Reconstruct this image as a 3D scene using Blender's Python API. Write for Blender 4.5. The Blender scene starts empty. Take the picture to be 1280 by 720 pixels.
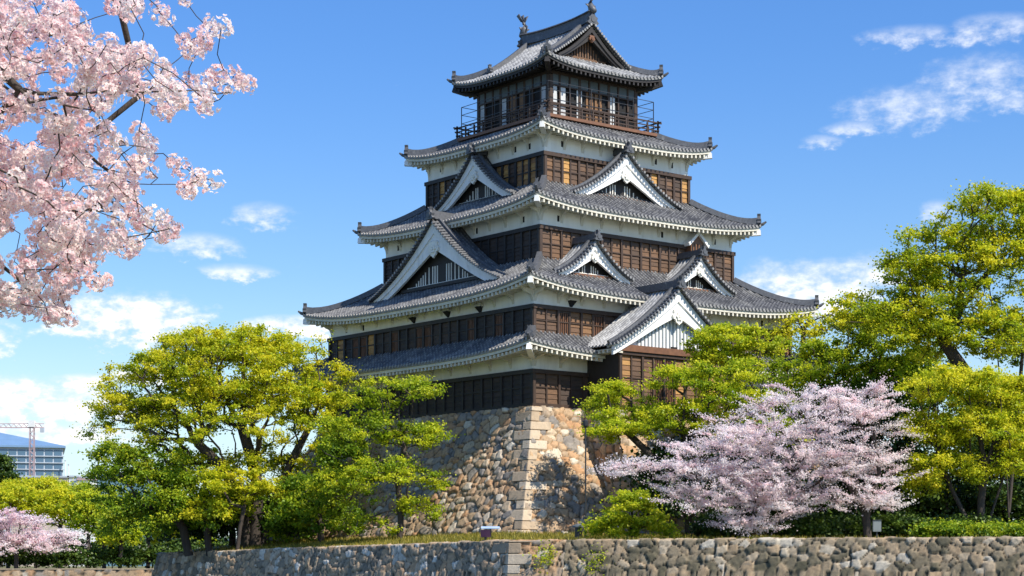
import bpy, math, random
import numpy as np
from mathutils import Vector, noise as mnoise
R = math.radians
random.seed(7); rng = np.random.default_rng(11)
sc = bpy.context.scene
col = sc.collection

# ------------------------------------------------------------------ camera, sky, sun, exposure
F, YH = 2340.0, 702.0                      # focal length in 1280-wide pixels, horizon row (level shift-lens camera)
cam = bpy.data.cameras.new('camera'); cam.sensor_width = 36; cam.lens = F/1280*36
cam.shift_y = (YH-360)/1280; cam.clip_start = 0.1; cam.clip_end = 20000
camo = bpy.data.objects.new('camera', cam); col.objects.link(camo)
camo.rotation_euler = (R(90), 0, 0); sc.camera = camo
TH = R(38.48)                              # how far the keep is turned
CX, CY = 3.12, 130.0
SUN_EL, SUN_D = 47.0, 12.0
ux, uy = math.cos(TH), math.sin(TH)
sh = (math.cos(R(SUN_D))*uy + math.sin(R(SUN_D))*ux, -math.cos(R(SUN_D))*ux + math.sin(R(SUN_D))*uy)
sdir = Vector((sh[0]*math.cos(R(SUN_EL)), sh[1]*math.cos(R(SUN_EL)), math.sin(R(SUN_EL))))
sun = bpy.data.lights.new('sun', 'SUN'); sun.energy = 4.6; sun.angle = R(0.5); sun.color = (1.0, 0.93, 0.82)
suno = bpy.data.objects.new('sun', sun); col.objects.link(suno)
suno.rotation_euler = sdir.to_track_quat('Z', 'Y').to_euler()
vs = sc.view_settings
vs.view_transform = 'Standard'; vs.look = 'None'; vs.gamma = 1; vs.use_curve_mapping = False; vs.exposure = 0.50

world = bpy.data.worlds.new('World'); sc.world = world; world.use_nodes = True
class NT:
    """tiny node helper"""
    def __init__(s, tree): s.t = tree; s.n = tree.nodes; s.l = tree.links
    def new(s, typ, **kw):
        n = s.n.new(typ)
        for k, v in kw.items(): setattr(n, k, v)
        return n
    def put(s, sock, v):
        if hasattr(v, 'links'): s.l.new(v, sock)
        else: sock.default_value = v
    def m(s, op, a, b=0.0, c=0.0):
        n = s.new('ShaderNodeMath', operation=op)
        for i, v in enumerate((a, b, c)): s.put(n.inputs[i], v)
        return n.outputs[0]
    def mix(s, f, a, b, blend='MIX'):
        n = s.new('ShaderNodeMix', data_type='RGBA', blend_type=blend)
        s.put(n.inputs[0], f); s.put(n.inputs[6], a); s.put(n.inputs[7], b)
        return n.outputs[2]
    def noise(s, vec, scale, detail=3.0, rough=0.55):
        n = s.new('ShaderNodeTexNoise'); n.inputs['Scale'].default_value = scale
        n.inputs['Detail'].default_value = detail; n.inputs['Roughness'].default_value = rough
        if vec is not None: s.l.new(vec, n.inputs['Vector'])
        return n.outputs[0]
    def ramp(s, f, stops):
        n = s.new('ShaderNodeValToRGB'); cr = n.color_ramp
        while len(cr.elements) < len(stops): cr.elements.new(0.5)
        for e, (p, c) in zip(cr.elements, stops): e.position = p; e.color = (*c, 1)
        s.l.new(f, n.inputs[0]); return n.outputs[0]
    def smooth(s, x, a, b):
        n = s.new('ShaderNodeMapRange', interpolation_type='SMOOTHSTEP')
        s.put(n.inputs[0], x); n.inputs[1].default_value = a; n.inputs[2].default_value = b
        return n.outputs[0]

def build_sky():
    W = NT(world.node_tree); bg = W.n['Background']
    sky = W.new('ShaderNodeTexSky', sky_type='NISHITA', sun_disc=False)
    sky.sun_elevation = R(SUN_EL); sky.sun_rotation = math.atan2(sdir.x, sdir.y)
    sky.air_density = 1.0; sky.dust_density = 0.6; sky.ozone_density = 2.2
    tc = W.new('ShaderNodeTexCoord'); sp = W.new('ShaderNodeSeparateXYZ'); W.l.new(tc.outputs['Generated'], sp.inputs[0])
    X, Y, Z = sp.outputs
    az = W.m('MULTIPLY', W.m('ARCTAN2', X, Y), 180/math.pi); el = W.m('MULTIPLY', W.m('ARCSINE', Z), 180/math.pi)
    # clouds: soft banks at set bearings and heights, broken up by noise
    banks = [(1135,135,80,28),(1225,100,75,32),(1135,45,60,14),(1245,35,60,18),(1028,177,26,9),(1075,160,40,10),
             (325,268,45,16),(245,306,55,16),(297,341,50,11),(165,400,105,36),(375,408,75,15),(1010,362,115,42),
             (1090,340,60,26),(1172,264,26,14),(70,508,120,34),(15,498,70,30),(190,470,60,14),(110,480,50,14),(-60,420,80,30),(60,545,140,18),(1270,130,30,12)]
    cm = W.new('ShaderNodeCombineXYZ'); W.put(cm.inputs[0], az); W.put(cm.inputs[1], W.m('MULTIPLY', el, 1.7))
    n1 = W.noise(cm.outputs[0], 0.42, 6.0, 0.62); n2 = W.noise(cm.outputs[0], 1.5, 5.0, 0.6)
    wob = W.m('MULTIPLY', W.m('SUBTRACT', n1, 0.5), 1.4); wob2 = W.m('MULTIPLY', W.m('SUBTRACT', n2, 0.5), 0.7)
    tot = None
    for px, py, rx, ry in banks:
        a0 = math.degrees(math.atan((px-640)/F)); e0 = math.degrees(math.atan((YH-py)/F*math.cos(R(a0))))
        da = W.m('DIVIDE', W.m('SUBTRACT', W.m('ADD', az, wob), a0), rx*57.3/F)
        de = W.m('DIVIDE', W.m('SUBTRACT', W.m('ADD', el, wob2), e0), ry*57.3/F)
        g = W.m('SUBTRACT', 1.0, W.m('ADD', W.m('MULTIPLY', da, da), W.m('MULTIPLY', de, de)))
        tot = g if tot is None else W.m('SMOOTH_MAX', tot, g, 0.3)
    dens = W.m('ADD', W.m('MULTIPLY', W.m('MAXIMUM', tot, -1.0), 0.42), W.m('MULTIPLY', W.m('SUBTRACT', n2, 0.5), 1.5))
    dens = W.m('ADD', dens, W.m('MULTIPLY', W.m('SUBTRACT', n1, 0.5), 0.5))
    dens = W.m('MULTIPLY', dens, W.m('ADD', 1.0, W.m('MULTIPLY', W.smooth(el, 9.0, 7.4), 0.75)))
    cl = W.m('MULTIPLY', W.smooth(dens, -0.15, 0.80), W.m('ADD', 0.62, W.m('MULTIPLY', W.smooth(el, 12.0, 7.0), 0.33)))
    hz = W.m('MULTIPLY', W.smooth(el, 9.0, 0.0), 0.55)
    tint = W.mix(W.smooth(el, 2.0, 17.0), (0.98,1.12,1.20,1), (0.55,0.91,1.36,1))
    c = W.mix(1.0, sky.outputs[0], tint, 'MULTIPLY')
    hazec = (6.3,7.6,8.6,1); cloudc = (8.2,8.3,8.6,1)
    c = W.mix(hz, c, hazec)
    cc = W.mix(W.smooth(W.m('ADD', dens, W.m('MULTIPLY', W.m('SUBTRACT', n2, 0.5), 1.5)), 0.0, 1.1), (6.6,7.0,7.7,1), (9.3,9.3,9.4,1)); c = W.mix(cl, c, cc)
    W.l.new(c, bg.inputs[0]); bg.inputs[1].default_value = 0.098
build_sky()

# ------------------------------------------------------------------ materials
def mat(name, base, rough=0.7, var=0.25, scale=3.0, tint=None, bump=0.0, bscale=20.0, spec=0.5, second=None, stretch=None, transl=0.0, metal=0.0):
    m = bpy.data.materials.new(name); m.use_nodes = True; N = NT(m.node_tree); b = N.n['Principled BSDF']
    tc = N.new('ShaderNodeTexCoord'); vec = tc.outputs['Object']
    if stretch:
        mp = N.new('ShaderNodeMapping'); mp.inputs['Scale'].default_value = stretch; N.l.new(vec, mp.inputs[0]); vec = mp.outputs[0]
    nz = N.noise(vec, scale, 5.0, 0.6)
    if tint:
        at = N.new('ShaderNodeAttribute', attribute_name='tint'); c = N.ramp(at.outputs['Fac'], tint)
    else:
        rgb = N.new('ShaderNodeRGB'); rgb.outputs[0].default_value = (*base, 1); c = rgb.outputs[0]
    if second:
        c = N.mix(N.smooth(N.noise(vec, scale*0.45, 6.0, 0.65), second[1], second[2]), c, (*second[0], 1))
    k = N.m('ADD', N.m('MULTIPLY', N.m('SUBTRACT', nz, 0.5), 2*var*1.6), 1.0)
    cc = N.new('ShaderNodeCombineXYZ')
    for i in range(3): N.put(cc.inputs[i], k)
    c = N.mix(1.0, c, cc.outputs[0], 'MULTIPLY')
    N.l.new(c, b.inputs['Base Color']); b.inputs['Roughness'].default_value = rough
    b.inputs['Specular IOR Level'].default_value = spec; b.inputs['Metallic'].default_value = metal
    if bump:
        bn = N.new('ShaderNodeBump'); bn.inputs['Strength'].default_value = bump; bn.inputs['Distance'].default_value = 0.05
        N.l.new(N.noise(vec, bscale, 4.0), bn.inputs['Height']); N.l.new(bn.outputs[0], b.inputs['Normal'])
    if transl:
        tr = N.new('ShaderNodeBsdfTranslucent'); N.l.new(c, tr.inputs[0])
        mx = N.new('ShaderNodeMixShader'); mx.inputs[0].default_value = transl
        N.l.new(b.outputs[0], mx.inputs[1]); N.l.new(tr.outputs[0], mx.inputs[2])
        N.l.new(mx.outputs[0], N.n['Material Output'].inputs[0])
    return m

def tile_mat(name='roof_tile', base=(0.078,0.077,0.080), sec=(0.20,0.195,0.18), mortar=0.22):
    m = mat(name, base, 0.48, 0.5, 1.1, second=(sec, 0.46, 0.72), spec=0.6)
    N = NT(m.node_tree); b = N.n['Principled BSDF']
    uv = N.new('ShaderNodeUVMap'); uv.uv_map = 'uv'; sp = N.new('ShaderNodeSeparateXYZ'); N.l.new(uv.outputs[0], sp.inputs[0])
    fr = N.m('FRACT', N.m('MULTIPLY', sp.outputs[1], 1/0.27))
    bn = N.new('ShaderNodeBump'); bn.inputs['Strength'].default_value = 0.8; bn.inputs['Distance'].default_value = 0.05
    N.l.new(fr, bn.inputs['Height']); N.l.new(bn.outputs[0], b.inputs['Normal'])
    # each tile fired a little differently
    vo = N.new('ShaderNodeTexWhiteNoise', noise_dimensions='2D')
    cb = N.new('ShaderNodeCombineXYZ'); N.put(cb.inputs[0], N.m('FLOOR', N.m('MULTIPLY', sp.outputs[0], 1/0.33))); N.put(cb.inputs[1], N.m('FLOOR', N.m('MULTIPLY', sp.outputs[1], 1/0.27)))
    N.l.new(cb.outputs[0], vo.inputs['Vector'])
    lk = b.inputs['Base Color'].links[0].from_socket
    g = N.m('ADD', N.m('MULTIPLY', vo.outputs[0], 0.4), 0.8); c3 = N.new('ShaderNodeCombineXYZ')
    for i in range(3): N.put(c3.inputs[i], g)
    c = N.mix(1.0, lk, c3.outputs[0], 'MULTIPLY')
    # tile joints pointed with pale lime mortar, patchy
    at = N.new('ShaderNodeAttribute', attribute_name='rib')
    mort = N.m('MULTIPLY', N.m('MULTIPLY', N.smooth(at.outputs['Fac'], 0.35, 0.8), N.m('GREATER_THAN', fr, 0.52)), N.smooth(vo.outputs[0], 0.15, 0.5))
    c = N.mix(N.m('MULTIPLY', mort, mortar), c, (0.58,0.57,0.54,1))
    N.l.new(c, b.inputs['Base Color'])
    return m
M = {}
M['tile'] = tile_mat(); M['tile_sunlit'] = tile_mat('sunlit_pale_tile', (0.21,0.21,0.21), (0.50,0.49,0.46), 0.5)  # paler tile copy for top roof and front gables: sunlight painted into colour
M['tile_dark'] = mat('ridge_tile', (0.085,0.088,0.095), 0.5, 0.45, 6, second=((0.25,0.25,0.24),0.58,0.8))
M['tile_end'] = mat('eave_tile_end', (0.25,0.245,0.235), 0.6, 0.5, 5)
M['plaster'] = mat('white_plaster', (0.82,0.79,0.70), 0.85, 0.14, 1.3, second=((0.47,0.43,0.35),0.52,0.82), stretch=(1,1,0.25))
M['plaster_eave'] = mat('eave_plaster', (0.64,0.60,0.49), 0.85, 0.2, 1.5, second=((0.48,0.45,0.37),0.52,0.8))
M['white'] = mat('white_lime', (0.82,0.81,0.78), 0.7, 0.12, 2, second=((0.52,0.50,0.45),0.56,0.85), stretch=(1,1,0.4))
WOOD = [(0.0,(0.022,0.017,0.015)),(0.35,(0.06,0.037,0.024)),(0.6,(0.15,0.078,0.038)),(0.82,(0.25,0.125,0.048)),(1.0,(0.46,0.245,0.07))]
M['wood'] = mat('weathered_boards', None, 0.7, 0.4, 2.2, tint=WOOD, bump=0.3, stretch=(1,1,9))
M['post'] = mat('dark_timber', (0.05,0.028,0.017), 0.65, 0.45, 3, stretch=(1,1,0.4))
M['beam'] = mat('red_brown_beam', (0.17,0.075,0.035), 0.6, 0.35, 3)
M['soot'] = mat('black_timber', (0.022,0.018,0.016), 0.65, 0.35, 3)
M['void'] = mat('dark_interior', (0.012,0.011,0.011), 0.9, 0.2, 2)
M['transom'] = mat('transom_glass', (0.085,0.105,0.11), 0.6, 0.3, 1.5); M['screen'] = mat('paper_screen', (0.50,0.51,0.50), 0.6, 0.25, 1.2)
M['grey_panel'] = mat('grey_shoji', (0.33,0.36,0.37), 0.5, 0.2, 1.5)
M['metal'] = mat('dark_metal', (0.06,0.06,0.06), 0.45, 0.2, 5, metal=0.6)
STONE = [(0.0,(0.20,0.18,0.16)),(0.15,(0.31,0.27,0.225)),(0.33,(0.40,0.28,0.17)),(0.52,(0.48,0.32,0.18)),(0.70,(0.42,0.23,0.11)),(0.86,(0.53,0.40,0.26)),(1.0,(0.62,0.55,0.44))]
GREY = [(0.0,(0.17,0.14,0.10)),(0.3,(0.33,0.26,0.18)),(0.55,(0.44,0.32,0.20)),(0.75,(0.48,0.30,0.165)),(0.9,(0.54,0.46,0.35)),(1.0,(0.66,0.61,0.52))]
def stone_mat(name, rampc):
    m = mat(name, None, 0.9, 0.35, 5.0, tint=rampc, bump=0.55, bscale=22, second=((0.16,0.145,0.11),0.56,0.8))
    N = NT(m.node_tree); b = N.n['Principled BSDF']; lk = b.inputs['Base Color'].links[0].from_socket
    at = N.new('ShaderNodeAttribute', attribute_name='gap')
    c = N.mix(at.outputs['Fac'], lk, (0.035,0.03,0.02,1)); N.l.new(c, b.inputs['Base Color'])     # packed earth between the stones
    return m
M['stone'] = stone_mat('base_stone', STONE)
M['stone_grey'] = stone_mat('moat_stone', GREY)
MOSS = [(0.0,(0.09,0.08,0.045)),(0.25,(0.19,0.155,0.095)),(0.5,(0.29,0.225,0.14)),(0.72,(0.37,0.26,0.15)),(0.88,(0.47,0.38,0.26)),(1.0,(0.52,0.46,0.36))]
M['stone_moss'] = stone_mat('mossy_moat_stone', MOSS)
M['quoin'] = mat('corner_stone', None, 0.85, 0.25, 3, tint=[(0,(0.30,0.22,0.14)),(0.5,(0.43,0.33,0.22)),(1,(0.52,0.44,0.33))], bump=0.5, bscale=10, second=((0.27,0.22,0.16),0.56,0.8))
def leaf_mat(name, stops, tr=0.35): return mat(name, None, 0.5, 0.15, 0.8, tint=stops, spec=0.35, transl=tr)
M['leaf_yellow'] = leaf_mat('young_yellow_leaves', [(0,(0.08,0.15,0.010)),(0.3,(0.29,0.40,0.016)),(0.65,(0.55,0.60,0.022)),(1,(0.84,0.76,0.04))], 0.55)
M['leaf_lime'] = leaf_mat('lime_leaves', [(0,(0.07,0.14,0.010)),(0.35,(0.25,0.37,0.016)),(0.7,(0.47,0.56,0.024)),(1,(0.78,0.76,0.04))], 0.55)
M['leaf_green'] = leaf_mat('green_leaves', [(0,(0.05,0.11,0.010)),(0.4,(0.16,0.28,0.016)),(0.75,(0.33,0.45,0.022)),(1,(0.55,0.58,0.03))], 0.45)
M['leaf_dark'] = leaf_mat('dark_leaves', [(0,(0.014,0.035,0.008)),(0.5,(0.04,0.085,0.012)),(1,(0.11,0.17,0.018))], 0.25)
M['blossom'] = leaf_mat('pale_pink_blossom', [(0,(0.80,0.56,0.59)),(0.35,(0.93,0.75,0.77)),(0.7,(0.97,0.86,0.86)),(1,(0.98,0.94,0.92))], 0.6)
M['petal'] = leaf_mat('pink_petals', [(0,(0.70,0.28,0.30)),(0.15,(0.93,0.58,0.58)),(0.5,(0.97,0.79,0.77)),(1,(0.98,0.93,0.88))], 0.55)
M['bark'] = mat('bark', (0.055,0.042,0.033), 0.9, 0.5, 4, stretch=(1,1,0.3), bump=0.6)
M['grass'] = mat('grass_blades', None, 0.6, 0.2, 2, tint=[(0,(0.10,0.12,0.01)),(0.5,(0.26,0.23,0.02)),(1,(0.46,0.34,0.05))], transl=0.3)
M['soil'] = mat('ground_soil', (0.11,0.10,0.04), 0.95, 0.5, 0.6, second=((0.09,0.11,0.02),0.45,0.6), bump=0.5, bscale=6)
M['far_grass'] = mat('bank_ground', (0.16,0.15,0.05), 0.95, 0.4, 0.15)
M['water'] = mat('moat_water', (0.03,0.05,0.035), 0.08, 0.2, 0.1, bump=0.06, bscale=1.2)

# ------------------------------------------------------------------ mesh builder
class MB:
    def __init__(s): s.v = []; s.f = []; s.t = []
    def add(s, vs_, fs, tint=0.5):
        o = len(s.v); s.v.extend(vs_)
        for q in fs: s.f.append(tuple(i+o for i in q)); s.t.append(tint)
    def hexa(s, p, tint=0.5):   # p: 4 bottom, 4 top
        s.add(p, [(0,3,2,1),(4,5,6,7),(0,1,5,4),(1,2,6,5),(2,3,7,6),(3,0,4,7)], tint)
    def box(s, a, b, tint=0.5, fn=None):
        x0,y0,z0 = a; x1,y1,z1 = b
        p = [(x0,y0,z0),(x1,y0,z0),(x1,y1,z0),(x0,y1,z0),(x0,y0,z1),(x1,y0,z1),(x1,y1,z1),(x0,y1,z1)]
        s.hexa([fn(q) for q in p] if fn else p, tint)
    def sweep(s, pts, w, h, tint=0.5, up=(0,0,1)):   # rectangular bar along a path, base on the path
        P = [Vector(p) for p in pts]; n = len(P); vs_ = []
        for i, p in enumerate(P):
            d = (P[min(i+1,n-1)]-P[max(i-1,0)]).normalized(); r = d.cross(Vector(up)).normalized(); u2 = r.cross(d)
            ww = (w[i] if hasattr(w,'__len__') else w)/2; hh = h[i] if hasattr(h,'__len__') else h
            for a, b in ((-ww,0),(ww,0),(ww*0.75,hh),(-ww*0.75,hh)): vs_.append(tuple(p+r*a+u2*b))
        fs = [(0,1,2,3),(n*4-4,n*4-1,n*4-2,n*4-3)]
        for i in range(n-1):
            for k in range(4): fs.append((i*4+k, i*4+4+k, i*4+4+(k+1)%4, i*4+(k+1)%4))
        s.add(vs_, fs, tint)
    def tube(s, pts, rad, n=8, tint=0.5):
        P = [Vector(p) for p in pts]; m = len(P); vs_ = []
        for i, p in enumerate(P):
            d = (P[min(i+1,m-1)]-P[max(i-1,0)]).normalized()
            a = d.cross(Vector((0,0,1)));  a = a.normalized() if a.length > 1e-3 else Vector((1,0,0)); b = d.cross(a)
            r = rad[i] if hasattr(rad,'__len__') else rad
            for k in range(n): vs_.append(tuple(p+(a*math.cos(2*math.pi*k/n)+b*math.sin(2*math.pi*k/n))*r))
        fs = [tuple(range(n))[::-1], tuple(range((m-1)*n, m*n))]
        for i in range(m-1):
            for k in range(n): fs.append((i*n+k, i*n+(k+1)%n, i*n+n+(k+1)%n, i*n+n+k))
        s.add(vs_, fs, tint)
    def poly(s, front, back, tint=0.5):              # solid between two matching outlines
        n = len(front); fs = [tuple(range(n)), tuple(range(2*n-1, n-1, -1))]
        for i in range(n): fs.append((i, i+n, (i+1)%n+n, (i+1)%n))
        s.add(list(front)+list(back), fs, tint)
    def build(s, name, m, parent=None, smooth=False, zoff=0.0):
        return mesh_obj(name, np.array(s.v, float)-np.array([0,0,zoff]), s.f, m, parent, {'tint': np.array(s.t)}, smooth)
def mesh_obj(name, V, Fc, m, parent=None, fattr=None, smooth=False, vattr=None, uv=None):
    me = bpy.data.meshes.new(name); V = np.asarray(V, np.float32)
    if isinstance(Fc, np.ndarray):
        nf, k = Fc.shape
        me.vertices.add(len(V)); me.vertices.foreach_set('co', V.ravel())
        me.loops.add(nf*k); me.loops.foreach_set('vertex_index', Fc.astype(np.int32).ravel())
        me.polygons.add(nf); me.polygons.foreach_set('loop_start', np.arange(0, nf*k, k, dtype=np.int32))
        me.update(calc_edges=True)
    else:
        me.from_pydata([tuple(map(float, v)) for v in V], [], Fc); me.update()
    for nm, a in (fattr or {}).items():
        at = me.attributes.new(nm, 'FLOAT', 'FACE'); at.data.foreach_set('value', np.asarray(a, np.float32))
    for nm, a in (vattr or {}).items():
        at = me.attributes.new(nm, 'FLOAT', 'POINT'); at.data.foreach_set('value', np.asarray(a, np.float32))
    if uv is not None:
        li = np.zeros(len(me.loops), np.int32); me.loops.foreach_get('vertex_index', li)
        ul = me.uv_layers.new(name='uv'); ul.data.foreach_set('uv', np.asarray(uv, np.float32)[li].ravel())
    if smooth: me.polygons.foreach_set('use_smooth', np.ones(len(me.polygons), bool))
    me.materials.append(m); o = bpy.data.objects.new(name, me); col.objects.link(o)
    if parent is not None: o.parent = parent
    return o
def thing(name, label, cat, loc, rz=0.0, group=None):
    o = bpy.data.objects.new(name, None); col.objects.link(o); o.location = loc; o.rotation_euler = (0,0,rz); o.empty_display_size = 0.5
    return tag(o, label, cat, group)
def tag(o, label, cat, group=None):
    o['label'] = label; o['category'] = cat
    if group: o['group'] = group
    return o
def kind(o, k): o['kind'] = k; return o
def pt(px, py, Y): return Vector(((px-640)/F*Y, Y, (YH-py)/F*Y))

# ------------------------------------------------------------------ the keep (local axes: x along the sunny face, y along the shaded face)
ZB = 9.45
keep = thing('castle_keep', 'five tiered black and white castle keep with sweeping grey tiled roofs on high stone base', 'castle', (CX,CY,ZB), TH)
def S(k, s, d, z):             # side k: 0 sunny front, 1 right rear, 2 rear, 3 shaded left
    return ((s,-d,z),(d,s,z),(-s,d,z),(-d,-s,z))[k]
PITCH = 0.33
RIB = [(0.0,0.0),(0.27,0.0),(0.31,0.055),(0.39,0.10),(0.5,0.12),(0.61,0.10),(0.69,0.055),(0.73,0.0)]
def tile_sheet(name, cols, rows_fn, parent, NR=9):
    """corrugated tiling: cols = positions along the eave, rows_fn(s, j/NR) -> point; ribs run up the slope"""
    n = max(1, round((cols[1]-cols[0])/PITCH)); p = (cols[1]-cols[0])/n
    ss, hs = [], []
    for i in range(n):
        for fr, h in RIB: ss.append(cols[0]+(i+fr)*p); hs.append(h)
    ss.append(cols[1]); hs.append(0.0)
    V = []; UV = []; RB = []
    for s_, h in zip(ss, hs):
        prev = None; dist = 0
        for j in range(NR+1):
            q = Vector(rows_fn(s_, j/NR))
            if prev is not None: dist += (q-prev).length
            prev = q.copy(); q.z += h; V.append(tuple(q)); UV.append((s_, dist)); RB.append(h/0.12)
    V = np.array(V); V[:,2] -= ZB; C = len(ss); N1 = NR+1
    i, j = np.meshgrid(np.arange(C-1), np.arange(NR), indexing='ij'); a = (i*N1+j).ravel()
    Fc = np.stack([a, a+N1, a+N1+1, a+1], 1)
    return V, Fc, UV, RB
def join_sheets(name, sheets, parent, m='tile'):
    off = 0; Vs, Fs, Us, Rs = [], [], [], []
    for V, Fc, UV, RB in sheets: Vs.append(V); Fs.append(Fc+off); Us += UV; Rs += RB; off += len(V)
    return mesh_obj(name, np.concatenate(Vs), np.concatenate(Fs), M[m], parent, vattr={'rib': Rs}, uv=Us)

def disc(mb, c, n, r, tint=0.5, depth=0.06, seg=8):     # short round tile end facing n
    n = Vector(n).normalized(); a = n.cross(Vector((0,0,1))); a = a.normalized() if a.length > 1e-3 else Vector((1,0,0)); b = a.cross(n)
    f = [tuple(Vector(c)+n*depth+(a*math.cos(2*math.pi*i/seg)+b*math.sin(2*math.pi*i/seg))*r) for i in range(seg)]
    k = [tuple(Vector(q)-n*depth*2) for q in f]; mb.poly(f, k, tint)

def onigawara(mb, c, out, h, w):          # ridge end tile with shoulders and a horn
    o = Vector(out).normalized(); r = o.cross(Vector((0,0,1))).normalized(); c = Vector(c)
    prof = [(-0.5,0),(-0.62,0.12),(-0.42,0.35),(-0.5,0.6),(-0.25,0.72),(-0.12,1.0),(-0.2,1.3),(0,1.12),(0.2,1.3),(0.12,1.0),(0.25,0.72),(0.5,0.6),(0.42,0.35),(0.62,0.12),(0.5,0)]
    f = [tuple(c+r*(x*w)+Vector((0,0,y*h))+o*0.12) for x, y in prof]; b = [tuple(Vector(q)-o*0.24) for q in f]
    mb.poly(f, b, 0.5)
    disc(mb, c+Vector((0,0,0.45*h))+o*0.1, o, 0.28*w, 0.5, 0.06)

def roof_z(p, d, s):                       # skirt roof height at distance d, along s
    De, Dt, ze, zt, lift = p; x = max(0.0, (De-d))/(De-Dt); L_ = lift*(min(1.0, abs(s)/De))**3.4
    return ze+(zt-ze)*(0.72*x+0.28*x*x)+L_*max(0.0, 1-x)**1.4
def skirt_roof(p, dark_eave=False, hfun=None, front_stop=None, ridge_len=None):
    De, Dt, ze, zt, lift = p
    zf = hfun or (lambda d, s: roof_z(p, d, s))
    sheets = []
    for k in range(4):
        def rows(s, t, k=k):
            top = Dt
            if front_stop:
                if k in (0, 2): top = front_stop
                else: top = 0.0 if abs(s) <= front_stop else None
                if top is None: dd = De-(De-abs(s))*t; return S(k, s, dd, zf(dd, s))
            dd0 = max(top, abs(s)) if not (front_stop and top == 0.0) else 0.0
            dd = De-(De-dd0)*t
            return S(k, s, dd, zf(dd, s))
        sheets.append(tile_sheet('x', (-De, De), rows, None, 14 if front_stop and k in (1,3) else 9))
    roof = join_sheets('tiled_roof', sheets, keep, 'tile_sunlit' if front_stop else 'tile')
    # round eave tiles and the drip course under them
    e = MB(); n = round(2*De/PITCH); pp = 2*De/n
    for k in range(4):
        for i in range(n):
            s = -De+(i+0.5)*pp; z = zf(De, s); disc(e, S(k, s, De+0.02, z+0.02), S(k,0,1,0), 0.088, 0.5, 0.05)
            s0, s1 = -De+i*pp, -De+(i+1)*pp
            e.hexa([S(k,s0,De-0.1,zf(De,s0)-0.14),S(k,s1,De-0.1,zf(De,s1)-0.14),S(k,s1,De,zf(De,s1)-0.12),S(k,s0,De,zf(De,s0)-0.12),
                    S(k,s0,De-0.1,zf(De,s0)-0.01),S(k,s1,De-0.1,zf(De,s1)-0.01),S(k,s1,De,zf(De,s1)-0.01),S(k,s0,De,zf(De,s0)-0.01)])
    e.build('eave_tile_row', M['tile_end'], roof, zoff=ZB)
    # plastered eave: fascia, sloping soffit, rafters
    f = MB(); so = MB(); Dw = Dt-0.05
    if front_stop: Dw = 3.9
    def ze_(s): return zf(De, s)
    def sz(d, s): return ze+(ze_(s)-ze)*((d-Dw)/(De-Dw))-0.36+0.20*(De-d)
    NS = 36
    for k in range(4):
        for i in range(NS):
            a, b = -De+2*De*i/NS, -De+2*De*(i+1)/NS
            c = lambda s, dd: s*dd/De
            f.hexa([S(k,c(a,De-.22),De-.22,ze_(a)-.31),S(k,c(b,De-.22),De-.22,ze_(b)-.31),S(k,c(b,De-.08),De-.08,ze_(b)-.31),S(k,c(a,De-.08),De-.08,ze_(a)-.31),
                    S(k,c(a,De-.22),De-.22,ze_(a)-.13),S(k,c(b,De-.22),De-.22,ze_(b)-.13),S(k,c(b,De-.08),De-.08,ze_(b)-.13),S(k,c(a,De-.08),De-.08,ze_(a)-.13)])
            so.add([S(k,c(a,De-.15),De-.15,sz(De-.15,a)),S(k,c(b,De-.15),De-.15,sz(De-.15,b)),S(k,c(b,Dw),Dw,sz(Dw,b)),S(k,c(a,Dw),Dw,sz(Dw,a))],[(0,1,2,3)])
        nr = round(2*De/0.40)
        for i in range(nr):
            s = -De+0.3+(2*De-0.6)*i/(nr-1); d0 = max(Dw, abs(s)); d1 = De-0.10
            if d1-d0 < 0.2: continue
            w = 0.065
            f.hexa([S(k,s-w,d0,sz(d0,s)-.17),S(k,s+w,d0,sz(d0,s)-.17),S(k,s+w,d1,sz(d1,s)-.17),S(k,s-w,d1,sz(d1,s)-.17),
                    S(k,s-w,d0,sz(d0,s)+.02),S(k,s+w,d0,sz(d0,s)+.02),S(k,s+w,d1,sz(d1,s)+.02),S(k,s-w,d1,sz(d1,s)+.02)])
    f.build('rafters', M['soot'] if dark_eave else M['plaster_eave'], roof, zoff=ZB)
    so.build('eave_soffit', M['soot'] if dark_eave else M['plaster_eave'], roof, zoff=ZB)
    top = front_stop or Dt
    for k in range(4):
        h = MB(); pts = []
        for i in range(11):
            d = De-0.15-(De-0.15-top)*i/10; q = S(k, -d, d, zf(d, d)+0.05); pts.append(q)
        pts = pts[::-1]; h.sweep(pts[:-1] if False else pts, [0.42]*len(pts), [0.36]*(len(pts)-3)+[0.38,0.42,0.5])
        o = Vector(S(k,-1,1,0)).normalized(); q = Vector(pts[-1])
        onigawara(h, q+o*0.05+Vector((0,0,0.05)), o, 0.55, 0.5)
        h.tube([tuple(q+o*0.1+Vector((0,0,0.0))), tuple(q+o*0.32+Vector((0,0,0.06))), tuple(q+o*0.55+Vector((0,0,0.22)))], [0.13,0.11,0.06], 7)
        h.build('hip_ridge', M['tile_dark'], roof, zoff=ZB)
        hb = MB(); qz = ze_(De)
        d0, d1 = Dw, De-0.02
        P0, P1 = Vector(S(k,-d0,d0,sz(Dw,Dw)-0.42)), Vector(S(k,-d1,d1,qz-0.66))
        hb.sweep([P0, P0.lerp(P1,0.5)-Vector((0,0,0.12)), P1], 0.34, 0.36)
        hb.build('hip_rafter', M['soot'] if dark_eave else M['white'], roof, zoff=ZB)
    return roof

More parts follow.
